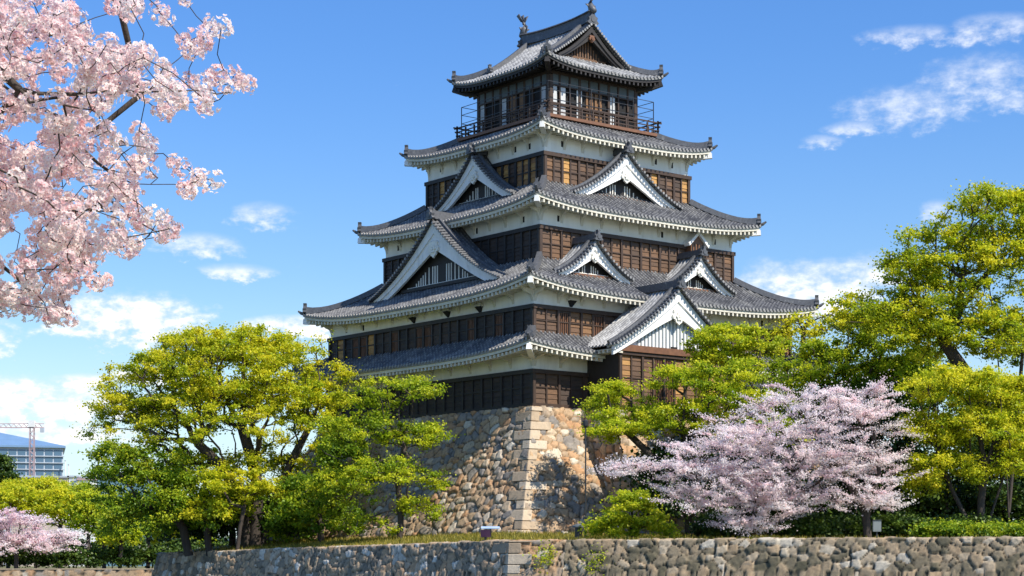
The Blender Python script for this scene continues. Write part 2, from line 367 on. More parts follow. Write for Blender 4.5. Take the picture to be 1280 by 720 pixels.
# tiers: eave half-width, wall half-width, eave height, height where the roof meets the wall, corner lift
R1 = (13.25,11.35,12.72,14.02,0.60)
R2 = (12.72,8.57,16.62,19.15,0.78)
R3 = (9.95,6.45,22.45,24.58,0.58)
R4 = (7.60,4.55,27.83,29.35,0.56)
for p in (R1,R2,R3,R4): skirt_roof(p)
# top roof: hip-and-gable with its ridge along y
D5, Z5, L5 = 5.22, 32.95, 0.52
def H5(d, s):
    x = D5-d; return Z5+0.48*x+0.0375*x*x+L5*(min(1,abs(s)/D5))**3.4*max(0,1-x/2.6)**1.4
roof5 = skirt_roof((D5,3.9,Z5,34.0,L5), True, H5, front_stop=3.35)
ZR5 = H5(0,0)

# --- plaster and timber walls
plaster_parts = {}
def wall_ring(name, D, z0, z1, m):
    mb = MB(); mb.box((-D,-D,z0),(D,D,z1)); return mb.build(name, M[m], keep, zoff=ZB)
def timber(k, D, z0, z1, s0=None, s1=None, gold=0.1, base=(0.25,0.6), bay=0.92, windows=(), proud=0.06, d_out=None):
    s0 = -D if s0 is None else s0; s1 = D if s1 is None else s1; d = d_out or D
    n = round((s1-s0)/bay); b = (s1-s0)/n; rr = random.Random(int(D*100)+k*7+int(z0*10))
    pan, pos = MB(), MB(); runs = []
    ht = z1-z0; nb = max(3, round((ht-0.35)/0.30)); zl, zu = z0+0.16, z1-0.2
    pair = 0
    for i in range(n):
        a = s0+i*b
        if i in windows:
            if pan.v: runs.append(pan); pan = MB()
            w = MB(); fr = 0.07
            for (x0,x1,y0,y1) in ((a+.03,a+b-.03,zu-.12,zu),(a+.03,a+b-.03,zl,zl+.12),(a+.03,a+.03+fr,zl+.12,zu-.12),(a+b-.03-fr,a+b-.03,zl+.12,zu-.12)):
                w.box((x0,-0.02,y0),(x1,0.10,y1), 0.3, lambda q: S(k,q[0],d+q[1],q[2]))
            win = w.build('window', M['wood'], keep, zoff=ZB)
            l = MB()
            for j in range(5):
                x = a+.03+fr+(b-.06-2*fr)*(j+.5)/5; l.box((x-.03,-0.0,zl+.125),(x+.03,0.06,zu-.125),0.3,lambda q: S(k,q[0],d+q[1],q[2]))
            l.build('lattice', M['beam'], win, zoff=ZB)
            g = MB(); g.box((a+.1,-0.03,zl+.12),(a+b-.1,0.006,zu-.12),0.5,lambda q: S(k,q[0],d+q[1],q[2])); g.build('pane', M['void'], win, zoff=ZB)
            continue
        tone = rr.uniform(*base)
        if rr.random() < gold: tone = rr.uniform(0.84,1.0)
        for j in range(nb):
            za, zb = zl+(zu-zl)*j/nb, zl+(zu-zl)*(j+1)/nb
            t = min(1,max(0,tone+rr.uniform(-0.09,0.09)))
            pan.hexa([S(k,a,d,za),S(k,a+b,d,za),S(k,a+b,d+0.055,za),S(k,a,d+0.055,za),S(k,a,d,zb),S(k,a+b,d,zb),S(k,a+b,d+0.018,zb),S(k,a,d+0.018,zb)], t)
    for i in range(n+1):
        a = s0+i*b; w = 0.055 if i % 2 else 0.085
        if i in (0, n): w = 0.11
        aa, bb = max(s0-0.10, a-w), min(s1+0.10, a+w)
        pos.box((aa,0.0,zl),(bb,0.12 if i%2 else 0.15,zu),0.4,lambda q: S(k,q[0],d+q[1],q[2]))
    e = 0.162
    pos.box((s0-e+0.002*k,0.0,z0-0.05),(s1+e-0.002*k,0.165,zl),0.4,lambda q: S(k,q[0],d+q[1],q[2]))
    pos.box((s0-e-.03,0.0,zu),(s1+e+.03,0.20,z1+0.05),0.4,lambda q: S(k,q[0],d+q[1],q[2]))
    if ht > 1.7:
        zm = zl+(zu-zl)*0.55; pos.box((s0,0.0,zm-.035),(s1,0.10,zm+.035),0.4,lambda q: S(k,q[0],d+q[1],q[2]))
    if pan.v: runs.append(pan)
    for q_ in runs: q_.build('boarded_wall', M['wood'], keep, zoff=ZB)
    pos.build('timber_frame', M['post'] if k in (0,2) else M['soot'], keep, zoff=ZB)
def plaster_details(k, D, z0, zs, over, step=1.95, holes=(), hatches=(), skip=None):
    """curved brackets under the eave, dark loopholes, open hatches"""
    n = round(2*D/step)
    for i in range(n+1):
        s = -D+0.12+(2*D-0.24)*i/n
        if skip and skip[0] < s < skip[1]: continue
        br = MB(); w = 0.11; h = zs-z0
        prof = [(0,z0+h*0.25),(0.05,z0+h*0.45),(0.16,z0+h*0.68),(over*0.45,z0+h*0.88),(over*0.62,zs+0.12),(0,zs+0.12)]
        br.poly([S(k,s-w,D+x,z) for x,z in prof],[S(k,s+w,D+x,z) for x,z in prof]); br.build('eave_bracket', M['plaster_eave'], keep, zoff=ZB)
    for s, z in holes:
        lp = MB(); lp.box((s-0.09,-0.02,z-0.19),(s+0.09,0.012,z+0.19),0.5,lambda q: S(k,q[0],D+q[1],q[2])); lp.build('loophole', M['void'], keep, zoff=ZB)
    for s, z in hatches:
        hb = MB(); a = [(s-.42,z+.1),(s,z+.52),(s+.42,z+.1)]
        hb.poly([S(k,x,D+0.32 if zz < z+.3 else D+.05,zz) for x,zz in a],[S(k,x,D-.05,zz) for x,zz in a]); ho = hb.build('gun_hatch', M['plaster'], keep, zoff=ZB)
        hv = MB(); hv.poly([S(k,s-.26,D+.30,z+.095),S(k,s+.26,D+.30,z+.095),S(k,s+.1,D+.012,z-.28),S(k,s-.1,D+.012,z-.28)],[S(k,s-.26,D-.05,z+.095),S(k,s+.26,D-.05,z+.095),S(k,s+.1,D-.05,z-.28),S(k,s-.1,D-.05,z-.28)]); hv.build('hatch_opening', M['void'], ho, zoff=ZB)
# first floor
wall_ring('plaster_wall', 11.45, 9.5, 12.95, 'plaster')
wall_ring('plaster_wall', 11.30, 13.0, 17.1, 'plaster')
wall_ring('plaster_wall', 8.52, 18.0, 22.9, 'plaster')
wall_ring('plaster_wall', 6.40, 23.6, 28.3, 'plaster')
for k in range(4):
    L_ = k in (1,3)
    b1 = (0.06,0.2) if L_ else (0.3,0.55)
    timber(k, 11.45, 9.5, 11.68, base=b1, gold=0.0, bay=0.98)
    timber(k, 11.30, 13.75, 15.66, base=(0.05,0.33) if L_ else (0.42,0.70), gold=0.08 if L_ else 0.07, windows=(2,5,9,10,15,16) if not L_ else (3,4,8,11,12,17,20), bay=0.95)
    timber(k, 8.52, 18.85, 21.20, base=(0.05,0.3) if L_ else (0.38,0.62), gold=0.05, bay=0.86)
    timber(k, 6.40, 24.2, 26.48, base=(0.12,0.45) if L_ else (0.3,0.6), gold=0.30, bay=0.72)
    plaster_details(k, 11.45, 11.68, 12.62, 1.7, 2.0, skip=(-8.3,3.3) if k == 0 else None)
    plaster_details(k, 11.30, 15.70, 16.55, 1.3, 1.9, holes=[(8.6,16.1)] if k==0 else [(-9.3,16.1),(-7.2,16.05)], hatches=[(-8.3,16.05)] if k==0 else [(2.6,16.05),(6.0,16.0),(-1.2,16.05)])
    plaster_details(k, 8.52, 21.25, 22.4, 1.3, 1.75, holes=[(-7.0,21.8),(6.9,21.8),(2.0,21.75)])
    plaster_details(k, 6.40, 26.53, 27.75, 1.1, 1.7, holes=[(-4.9,27.2),(-3.1,27.15),(3.4,27.15),(4.9,27.1),(-0.4,27.2)])

# --- gables
def gable(k, s0, W, zf, za, df, db, c=0.46, board=0.78, win=None, style='white', base_z=None, ridge_in=None, noroof=False, ro=0.42):
    """triangular gable: front board at distance df, its roof running back to db"""
    g = bpy.data.objects.new('dormer_gable', None); col.objects.link(g); g.parent = keep; g.location = Vector(S(k, s0, df, zf-ZB))
    gi = -g.location
    def B(mb, name, m):
        V = np.array(mb.v, float); V[:,2] -= ZB; V += np.array(gi); return mesh_obj(name, V, mb.f, M[m], g, {'tint': np.array(mb.t)})
    def pz(x):
        q = 1-min(1.0, abs(x)/W); return zf+(za-zf)*((1-c)*q+c*q*q)
    We = W+0.12
    def pze(x):
        if abs(x) <= W: return pz(x)
        return zf-(abs(x)-W)*(za-zf)*(1-c)/W
    if not noroof:
        sheets = []
        for sg in (-1, 1):
            def rows(dd, t, sg=sg):
                x = We*(1-t); return S(k, s0+sg*x, dd, pze(x)+0.16)
            a, b = (db, df+ro)
            V, Fc, UV, RB = tile_sheet('x', (a, b), rows, None, 10)
            V = V+np.array(gi); sheets.append((V, Fc, UV, RB))
        join_sheets('gable_roof', sheets, g, 'tile_sunlit' if k == 0 else 'tile')
        # verge: roll of short tiles laid over the board edge
        v = MB(); n = int(math.hypot(W, za-zf)*1.05/0.30)
        for sg in (-1,1):
            for i in range(n):
                x = We-(We-0.2)*(i+.5)/n; z = pze(x)+0.20
                v.tube([S(k,s0+sg*x,df+ro-0.42,z+0.06),S(k,s0+sg*x,df+ro+0.06,z)], 0.10, 6)
            pts = [S(k,s0+sg*(We-(We-0.1)*i/12),df+ro-0.62,pze(We-(We-0.1)*i/12)+0.2) for i in range(13)]
            v.sweep(pts, 0.26, 0.24)
        B(v, 'verge_tiles', 'tile_dark')
        e = MB()
        for sg in (-1,1):
            for i in range(n):
                x = We-(We-0.2)*(i+.5)/n; disc(e, S(k,s0+sg*x,df+ro+0.07,pze(x)+0.20), S(k,0,1,0), 0.085, 0.5, 0.02)
            nn = round((df+ro-db)/PITCH)
            for i in range(nn):
                dd = db+(i+.5)*(df+ro-db)/nn; disc(e, S(k,s0+sg*(We+0.02),dd,pze(We)+0.18), S(k,sg,0,0), 0.085, 0.5, 0.03)
        B(e, 'verge_tile_ends', 'tile_end')
        r = MB(); zr = za+0.2; rh = 0.30+0.035*W
        r.sweep([S(k,s0,db,zr),S(k,s0,df*0.5+db*0.5,zr),S(k,s0,df+ro-0.35,zr+0.02),S(k,s0,df+ro,zr+0.10)], 0.42, [rh,rh,rh,rh*1.2])
        onigawara(r, S(k,s0,df+ro,zr-0.02), S(k,0,1,0), 0.42+0.03*W, 0.45+0.03*W)
        B(r, 'gable_ridge', 'tile_dark')
    # bargeboards: two stepped layers
    bcol = 'white' if style != 'dark' else 'soot'
    bd = MB(); N_ = 16
    for sg in (-1,1):
        for lay,(h0,h1,d0,d1) in enumerate(((-0.10,0.40,-0.10,0.16),(0.36,1.0,-0.12,0.06))):
            for i in range(N_):
                xa, xb = W*i/N_, W*(i+1)/N_
                hh = lambda x: board*(0.46+0.42*(1-x/W)+0.80*(1-x/W)**3.5)*(1+0.12*max(0,x/W-0.8)/0.2)
                def zz(x, h): return pz(x)-h*hh(x) if h > 0 else pz(x)+0.10
                p = [(xa,d0,zz(xa,h1)),(xb,d0,zz(xb,h1)),(xb,d1,zz(xb,h1)),(xa,d1,zz(xa,h1)),(xa,d0,zz(xa,h0)),(xb,d0,zz(xb,h0)),(xb,d1,zz(xb,h0)),(xa,d1,zz(xa,h0))]
                bd.hexa([S(k,s0+sg*q[0],df+q[1],q[2]) for q in p])
    B(bd, 'bargeboard', bcol)
    # soffit under the verge
    # carved pendant below the apex
    pr = [(0,0.5),(0.16,0.42),(0.30,0.5),(0.46,0.38),(0.42,0.18),(0.56,0.02),(0.50,-0.2),(0.32,-0.26),(0.26,-0.44),(0.12,-0.5),(0,-0.62)]
    pr = pr+[(-x,y) for x,y in pr[-2:0:-1]]; sz_ = board*0.98; zc = pz(0)-board*1.62
    pe = MB(); pe.poly([S(k,s0+x*sz_,df+0.20,zc+y*sz_) for x,y in pr],[S(k,s0+x*sz_,df+0.065,zc+y*sz_) for x,y in pr])
    for i in range(6):
        a = i*math.pi/3; disc(pe, S(k,s0+0.2*sz_*math.cos(a),df+0.22,zc+0.2*sz_*math.sin(a)-0.03), S(k,0,1,0), 0.10*sz_)
    disc(pe, S(k,s0,df+0.235,zc-0.03), S(k,0,1,0), 0.09*sz_)
    B(pe, 'carved_pendant', 'plaster' if style != 'dark' else 'beam')
    # recessed gable wall
    bz = base_z if base_z is not None else zf-0.2
    dw = df-0.55 if style != 'boards' else df-0.35
    gw = MB(); out = [(-W*0.98,bz)]+[(-W*(1-i/10),pz(W*(1-i/10))-0.02) for i in range(0,11)]+[(W*i/10,pz(W*i/10)-0.02) for i in range(1,11)]+[(W*0.98,bz)]
    gw.poly([S(k,s0+x,dw,z) for x,z in out],[S(k,s0+x,dw-0.2,z) for x,z in out])
    B(gw, 'gable_wall', {'white':'soot','boards':'white','dark':'soot'}[style])
    if style == 'white':
        bm_ = MB(); bw = W*0.60; zb = zf+(za-zf)*0.14
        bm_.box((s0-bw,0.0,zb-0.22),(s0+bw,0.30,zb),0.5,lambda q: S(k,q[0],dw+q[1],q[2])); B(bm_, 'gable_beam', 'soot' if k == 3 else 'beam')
        bars = MB(); sp = W*0.018+0.13; x = -W*0.46
        while x <= W*0.46:
            zt_ = min(pz(x)-board*1.25*(0.8+0.5*(1-abs(x)/W)**2), zb+(za-zf)*0.27)
            if zt_ > zb+0.2 and not (abs(x) < W*0.06): bars.box((s0+x-sp*0.17,0.0,zb+0.002),(s0+x+sp*0.17,0.03,zt_),0.5,lambda q: S(k,q[0],dw+q[1],q[2]))
            x += sp*(1.0 if int(x/sp/4) % 2 == 0 else 1.6)
        bars.box((s0-W*0.53,0.0,zb+0.001),(s0+W*0.53,0.14,zb+0.075),0.5,lambda q: S(k,q[0],dw+q[1],q[2]))
        B(bars, 'window_lattice', 'plaster')
    if style == 'dark':
        bars = MB(); x = -W*0.5
        while x <= W*0.5:
            zt_ = pz(x)-board*1.3
            if zt_ > zf+0.5: bars.box((s0+x-0.05,0.0,zf+0.35),(s0+x+0.05,0.08,zt_),0.6,lambda q: S(k,q[0],dw+q[1],q[2]))
            x += 0.24
        bars.box((s0-W*0.6,0,zf+0.2),(s0+W*0.6,0.12,zf+0.36),0.6,lambda q: S(k,q[0],dw+q[1],q[2]))
        B(bars, 'window_lattice', 'wood')
    if style == 'boards':
        st = MB(); x = -W*0.62
        while x <= W*0.621:
            zt_ = pz(x)-board*0.9
            if zt_ > bz+0.3: st.box((s0+x-0.045,0.0,bz+0.02),(s0+x+0.045,0.07,zt_),0.5,lambda q: S(k,q[0],dw+q[1],q[2]))
            x += 0.30
        st.box((s0-W*0.66,0.0,bz-0.12),(s0+W*0.66,0.10,bz+0.02),0.5,lambda q: S(k,q[0],dw+q[1],q[2]))
        B(st, 'board_battens', 'grey_panel')
        vt = MB(); vt.box((s0-0.28,0.0,bz+0.03),(s0+0.28,0.085,bz+0.2),0.5,lambda q: S(k,q[0],dw+q[1],q[2])); B(vt, 'vent', 'void')
    return g
gable(3, 0.0, 7.15, 17.75, 22.35, 10.45, 8.3, board=1.05)
gable(1, 0.0, 7.15, 17.75, 22.35, 10.45, 8.3, board=1.05)
gable(3, 0.25, 4.35, 23.80, 27.05, 7.35, 6.2, board=0.82)
gable(0, -0.25, 4.75, 23.72, 26.85, 7.35, 6.2, board=0.82)
gable(0, -5.75, 2.95, 17.85, 20.05, 10.5, 8.3, board=0.55)
gable(0, 3.5, 2.95, 17.80, 20.02, 10.5, 8.3, board=0.55)
gable(0, 0.0, 2.95, 33.93, 36.25, 3.55, 2.2, c=0.40, board=0.46, style='dark', noroof=True)
# porch wing on the sunny face
PS, PD, PW = -2.55, 14.45, 5.35
gable(0, PS, PW, 13.05, 16.85, PD+0.3, 11.0, c=0.30, board=0.95, style='boards', base_z=13.22)
pw = MB(); pw.box((PS-4.55,-PD,9.3),(PS+4.55,-11.0,13.3)); pw.build('porch_wall', M['soot'], keep, zoff=ZB)
timber(0, 4.55, 9.4, 12.85, PS-4.55, PS+4.55, gold=0.5, base=(0.45,0.75), bay=0.95, windows=(3,4,7), d_out=PD)
bmx = MB(); bmx.box((PS-4.75,-PD-0.30,12.86),(PS+4.75,-PD,13.26)); bmx.build('porch_beam', M['beam'], keep, zoff=ZB)
pr_ = MB()
for i in range(9):
    y = -PD-0.2+i*0.4
    for sg in (-1,1): pr_.box((PS+sg*4.5-0.0 if sg>0 else PS-5.35,y-0.07,12.72),(PS+5.35 if sg>0 else PS-4.5,y+0.07,12.9))
pr_.box((PS-5.30,-PD-0.25,12.905),(PS-4.5,-11.4,12.96)); pr_.box((PS+4.5,-PD-0.25,12.905),(PS+5.30,-11.4,12.96))
pr_.build('porch_rafters', M['plaster_eave'], keep, zoff=ZB)
# little hooded window on the third floor
hw = MB(); hs, hd = 4.75, 8.52
hw.poly([S(0,hs+x,hd+0.55,z) for x,z in ((-.62,20.5),(-.62,21.35),(0,21.95),(.62,21.35),(.62,20.5))],[S(0,hs+x,hd,z) for x,z in ((-.62,20.5),(-.62,21.35),(0,21.95),(.62,21.35),(.62,20.5))])
hwo = hw.build('hooded_window', M['beam'], keep, zoff=ZB)
hr = MB()
for sg in (-1,1):
    hr.poly([S(0,hs+sg*x,hd+0.72,z) for x,z in ((0,21.97),(0,22.2),(.95,21.33),(.88,21.14))],[S(0,hs+sg*x,hd-0.02,z) for x,z in ((0,21.97),(0,22.2),(.95,21.33),(.88,21.14))])
hr.build('hood', M['white'], hwo, zoff=ZB)
hl = MB()
for i in range(5): hl.box((hs-.5+i*.25-.04,0.55,20.55),(hs-.5+i*.25+.04,0.60,21.35),0.5,lambda q: S(0,q[0],hd+q[1],q[2]))
hl.build('lattice', M['soot'], hwo, zoff=ZB)

# --- top storey, balcony
D6 = 3.92
core = MB(); core.box((-D6+0.08,-D6+0.08,29.0),(D6-0.08,D6-0.08,33.3)); core.build('top_storey_core', M['void'], keep, zoff=ZB)
for k in range(4):
    fr = MB(); n = 9
    for i in range(n+1):
        s = -D6+2*D6*i/n; w = 0.14 if i in (0,n) else (0.10 if i in (3,6) else 0.06)
        s = min(max(s,-D6+w-0.02*(k%2)),D6-w+0.02*(k%2)); fr.box((s-w,-0.1,29.5),(s+w,0.06,32.7),0.4,lambda q: S(k,q[0],D6+q[1],q[2]))
    for z, h in ((31.72,0.10),(32.5,0.2),(30.45,0.08)): fr.box((-D6+.012*k,-0.1,z),(D6-.012*k,0.075,z+h),0.4,lambda q: S(k,q[0],D6+q[1],q[2]))
    fr.build('top_storey_frame', M['post'], keep, zoff=ZB)
    tr = MB()
    for i in range(n):
        a, b = -D6+2*D6*i/n+0.1, -D6+2*D6*(i+1)/n-0.1; tr.box((a,-0.06,31.82),(b,0.02,32.5),0.5,lambda q: S(k,q[0],D6+q[1],q[2]))
    tr.build('transom_panels', M['transom'], keep, zoff=ZB)
    cols_ = {0:(0.1,0.95,2.6,6),3:(0.2,3.0,7.9)}.get(k,(0,2,5,7))
    for c_ in cols_:
        a = -D6+2*D6*c_/n+0.12; b = a+2*D6/n-0.3
        wp = MB(); b -= 0.12; wp.box((a,-0.06,29.6),(b,-0.01+0.004*c_,31.72),0.5,lambda q: S(k,q[0],D6+q[1],q[2])); wp.build('sliding_screen', M['screen'], keep, zoff=ZB)
    for c_ in ((3.6,4.5) if k in (0,2) else (4.0,5.2)):
        a = -D6+2*D6*c_/n+0.1; b = a+2*D6/n-0.25; bp_ = MB(); bp_.box((a,-0.07,29.6),(b,-0.02,31.72),0.72,lambda q: S(k,q[0],D6+q[1],q[2])); bp_.build('sliding_door', M['wood'], keep, zoff=ZB)
BD = 5.05
bal = MB(); bal.box((-BD,-BD,29.30),(BD,BD,29.50)); balo = bal.build('balcony', M['beam'], keep, zoff=ZB)
bs = MB(); bs.box((-BD+.22,-BD+.22,28.85),(BD-.22,BD-.22,29.29)); bs.build('balcony_support', M['soot'], balo, zoff=ZB)
for k in range(4):
    rl = MB(); n = 10
    for i in range(n+1):
        s = -BD+0.1+(2*BD-0.2)*i/n; ext = 0.22 if i in (0,n) else 0.0
        rl.box((s-0.05,-0.15,29.5),(s+0.05,-0.05,30.18+ext),0.4,lambda q: S(k,q[0],BD+q[1],q[2]))
    for z, e, w in ((29.68,0.0,.07),(29.95,0.1,.06),(30.22,0.22,.085)):
        rl.box((-BD-e+.003*k,-0.14,z),(BD+e-.003*k,-0.06,z+w),0.4,lambda q: S(k,q[0],BD+q[1],q[2]))
    rl.build('balcony_railing', M['post'], balo, zoff=ZB)
    sf = MB(); d = BD-0.32
    for i in range(6):
        s = -d+2*d*i/5; sf.box((s-0.022,-.022,29.5),(s+0.022,0.022,31.72),0.4,lambda q: S(k,q[0],d+q[1],q[2]))
    for z in (30.55,31.15,31.70): sf.box((-d+.002*k,-.017,z),(d-.002*k,0.017,z+0.034),0.4,lambda q: S(k,q[0],d+q[1],q[2]))
    sf.build('safety_frame', M['metal'], balo, zoff=ZB)

# --- top ridge, verge tiles and fish finials
r = MB(); RL = 3.75
pts = [(0,-RL+2*RL*i/12, ZR5-0.02+0.22*abs(i/6-1)**2.5) for i in range(13)]
r.sweep(pts, 0.5, 0.66); r.sweep([(a,b,c+0.66) for a,b,c in pts], 0.62, 0.1)
for sg in (-1,1):
    onigawara(r, (0,sg*RL,ZR5+0.0), (0,sg,0), 0.75, 0.8)
    for xs in (-1,1):     # descending ridges beside the gables
        q = [(xs*(0.25+3.3*i/10), sg*(RL-0.85), H5(0.25+3.3*i/10,0)+0.08) for i in range(11)]; r.sweep(q, 0.32, 0.3)
        onigawara(r, (q[-1][0]+xs*0.1,q[-1][1],q[-1][2]), (xs,0,0), 0.45, 0.4)
        for i in range(18):
            x = 0.2+3.15*i/17; r.tube([(xs*x,sg*(RL-0.5),H5(x,0)+0.16),(xs*x,sg*(RL+0.12),H5(x,0)+0.10)],0.10,6)
r.build('main_ridge', M['tile_dark'], roof5, zoff=ZB)
ov = []
for sg in (-1,1):
    for xs in (-1,1):
        def rows(dd, t, sg=sg, xs=xs):
            x = 3.25*(1-t)+0.02; return (xs*x, sg*dd, H5(x,0)+0.03)
        ov.append(tile_sheet('x', (3.30,3.83), rows, None, 10))
join_sheets('verge_roof', ov, roof5, 'tile_sunlit')
ve = MB()
for sg in (-1,1):
    for xs in (-1,1):
        for i in range(18): x = 0.2+3.15*i/17; disc(ve,(xs*x,sg*(RL+0.13),H5(x,0)+0.10),(0,sg,0),0.088,0.5,0.02)
ve.build('verge_tile_ends', M['tile_end'], roof5, zoff=ZB)
for sg in (-1,1):
    f = MB(); y0 = sg*(RL-0.05); z0 = ZR5+0.80
    path = [(0,y0+sg*0.30,z0+0.02),(0,y0+sg*0.02,z0+0.22),(0,y0-sg*0.14,z0+0.55),(0,y0-sg*0.06,z0+0.88),(0,y0+sg*0.10,z0+1.12)]
    f.tube(path, [0.17,0.27,0.21,0.13,0.06], 8)
    for dx in (-0.16,0.0,0.16):
        f.poly([(dx-.03,y0+sg*0.08,z0+1.0),(dx*2.0-.03,y0+sg*0.36,z0+1.45),(dx*2.6-.03,y0-sg*0.02,z0+1.52),(dx*.5-.03,y0-sg*0.08,z0+0.98)],[(dx+.03,y0+sg*0.08,z0+1.0),(dx*2.0+.03,y0+sg*0.36,z0+1.45),(dx*2.6+.03,y0-sg*0.02,z0+1.52),(dx*.5+.03,y0-sg*0.08,z0+0.98)])
    f.poly([(-.02,y0-sg*.28,z0+.25),(-.02,y0-sg*.48,z0+.62),(-.02,y0-sg*.18,z0+.85)],[(.02,y0-sg*.28,z0+.25),(.02,y0-sg*.48,z0+.62),(.02,y0-sg*.18,z0+.85)])
    for dx in (-1,1): f.poly([(dx*.2,y0,z0+.3),(dx*.48,y0-sg*.12,z0+.55),(dx*.2,y0-sg*.1,z0+.6)],[(dx*.2,y0+.04,z0+.3),(dx*.48,y0-sg*.12+.04,z0+.55),(dx*.2,y0-sg*.1+.04,z0+.6)])
    f.build('fish_finial', M['tile_dark'], roof5, True, zoff=ZB)

# ------------------------------------------------------------------ masonry
def voronoi_wall(P, N, su, sv, cs, seed, depth=0.2, aspect=1.18, edge=0.115, round_=0.30):
    """P,N: (nu,nv,3) surface points and outward normals; su,sv metric coords. Stones bulge outward between deep joints."""
    g = np.random.default_rng(seed); wu = su/aspect; wv = sv.copy()
    wx = np.zeros_like(su); wy = np.zeros_like(su)
    for a in range(4):
        fx, fy, ph = g.uniform(.5,2.2,2).tolist()+[g.uniform(0,6)]; wx += np.sin(wu*fx+wv*fy*1.3+ph)*0.045; wy += np.sin(wu*fy-wv*fx*1.1+ph*2)*0.045
    X = (wu+wx)/cs; Y = (wv+wy)/cs; x0 = X.min()-3; y0 = Y.min()-3
    nx, ny = int(X.max()-x0)+5, int(Y.max()-y0)+5
    jx, jy = g.uniform(0.12,0.88,(nx,ny)), g.uniform(0.12,0.88,(nx,ny))+0.0; wt = g.uniform(-0.22,0.2,(nx,ny)); tn = g.uniform(0,1,(nx,ny)); hh = g.uniform(0.6,1.25,(nx,ny))
    gx, gy = np.floor(X-x0).astype(int), np.floor(Y-y0).astype(int)
    f1 = np.full(X.shape,9.); f2 = np.full(X.shape,9.); ti = np.zeros(X.shape); hi = np.zeros(X.shape)
    for i in (-2,-1,0,1,2):
        for j in (-2,-1,0,1,2):
            a, b = np.clip(gx+i,0,nx-1), np.clip(gy+j,0,ny-1)
            d = np.hypot(a+jx[a,b]-(X-x0), b+jy[a,b]-(Y-y0))-wt[a,b]
            n1 = d < f1; f2 = np.where(n1, f1, np.minimum(f2, d)); ti = np.where(n1, tn[a,b], ti); hi = np.where(n1, hh[a,b], hi); f1 = np.where(n1, d, f1)
    e = np.clip((f2-f1)/round_,0,1); prof = 1-(1-e)**2.6
    rough = g.uniform(-1,1,X.shape)*0.008+0.010*np.sin(X*9+ti*40)*np.sin(Y*8+ti*70)
    off = depth*(prof*hi-0.6)+rough
    gap = np.clip(1-(f2-f1)/edge,0,1)
    return P+N*off[...,None], ti, gap
def grid_faces(nu, nv):
    i, j = np.meshgrid(np.arange(nu-1), np.arange(nv-1), indexing='ij'); a = (i*nv+j).ravel(); return np.stack([a, a+nv, a+nv+1, a+1], 1)
BT, BB, BZ0, BZ1 = 11.75, 16.0, 0.9, 9.45
def base_d(z):
    t = (z-1.65)/(BZ1-1.65); return BB+(BT-BB)*(1-(1-np.clip(t,-.2,1))**1.25) if False else BT+(BB-BT)*((1-t)**1.22 if t < 1 else 0)
base_o = thing('stone_base', 'tall battered stone base of fitted tan boulders beneath the black and white keep', 'stone wall', (CX,CY,1.5), TH)
for k in range(4):
    res = 0.085 if k in (0,3) else 0.5
    zs = np.linspace(BZ0,BZ1,int((BZ1-BZ0)*1.15/res)); nu = int(2*BB/res)
    uu = np.linspace(-1,1,nu); P = np.zeros((nu,len(zs),3)); Nn = np.zeros_like(P); su = np.zeros((nu,len(zs))); sv = np.zeros_like(su)
    for j, z in enumerate(zs):
        d = base_d(z)
        for_x = uu*d; q = [S(k,0,d,z)]
        if k == 0: P[:,j] = np.stack([for_x,np.full(nu,-d),np.full(nu,z)],1)
        elif k == 1: P[:,j] = np.stack([np.full(nu,d),for_x,np.full(nu,z)],1)
        elif k == 2: P[:,j] = np.stack([-for_x,np.full(nu,d),np.full(nu,z)],1)
        else: P[:,j] = np.stack([np.full(nu,-d),-for_x,np.full(nu,z)],1)
        su[:,j] = for_x; sv[:,j] = z*1.13
        n = Vector(S(k,0,1,0.42)); n = Vector((n.x,n.y,0.42)).normalized(); Nn[:,j] = n
    PP, ti, gap = voronoi_wall(P, Nn, su, sv, 0.51, 40+k, 0.21)
    PP[...,2] -= 1.5
    mesh_obj('stone_face', PP.reshape(-1,3), grid_faces(nu,len(zs)), M['stone'], base_o, smooth=True, vattr={'tint':ti.ravel(),'gap':gap.ravel()})
tp = MB(); tp.box((-BT,-BT,9.30),(BT,BT,9.42)); tp.build('base_top', M['quoin'], base_o, zoff=1.5)
def quoins(parent, zoff, dfun, z0, z1, h, corners, long=1.45, short=0.7, seed=3):
    g = random.Random(seed)
    for (sx, sy) in corners:
        mb = MB(); z = z0; i = 0
        while z < z1-0.1:
            hh = min(h*g.uniform(0.85,1.15), z1-z); lx, ly = (long,short) if i%2 else (short,long)
            lx *= g.uniform(.85,1.15); ly *= g.uniform(.85,1.15); o = 0.10+g.uniform(-0.02,0.05)
            a, b = dfun(z)+o, dfun(z+hh-0.03)+o
            bev = 0.04
            p = [(sx*a,sy*a,z),(sx*(a-lx),sy*a,z),(sx*(a-lx),sy*(a-ly),z),(sx*a,sy*(a-ly),z),
                 (sx*b,sy*b,z+hh-.035),(sx*(b-lx),sy*b,z+hh-.035),(sx*(b-lx),sy*(b-ly),z+hh-.035),(sx*b,sy*(b-ly),z+hh-.035)]
            q = g.random()
            mb.hexa(p, q)
            z += hh; i += 1
        o = mb.build('corner_stones', M['quoin'], parent, zoff=zoff)
        bv = o.modifiers.new('soft_edges','BEVEL'); bv.width = 0.05; bv.segments = 2
quoins(base_o, 1.5, base_d, 1.3, BZ1, 0.60, [(-1,-1),(1,-1),(-1,1)])
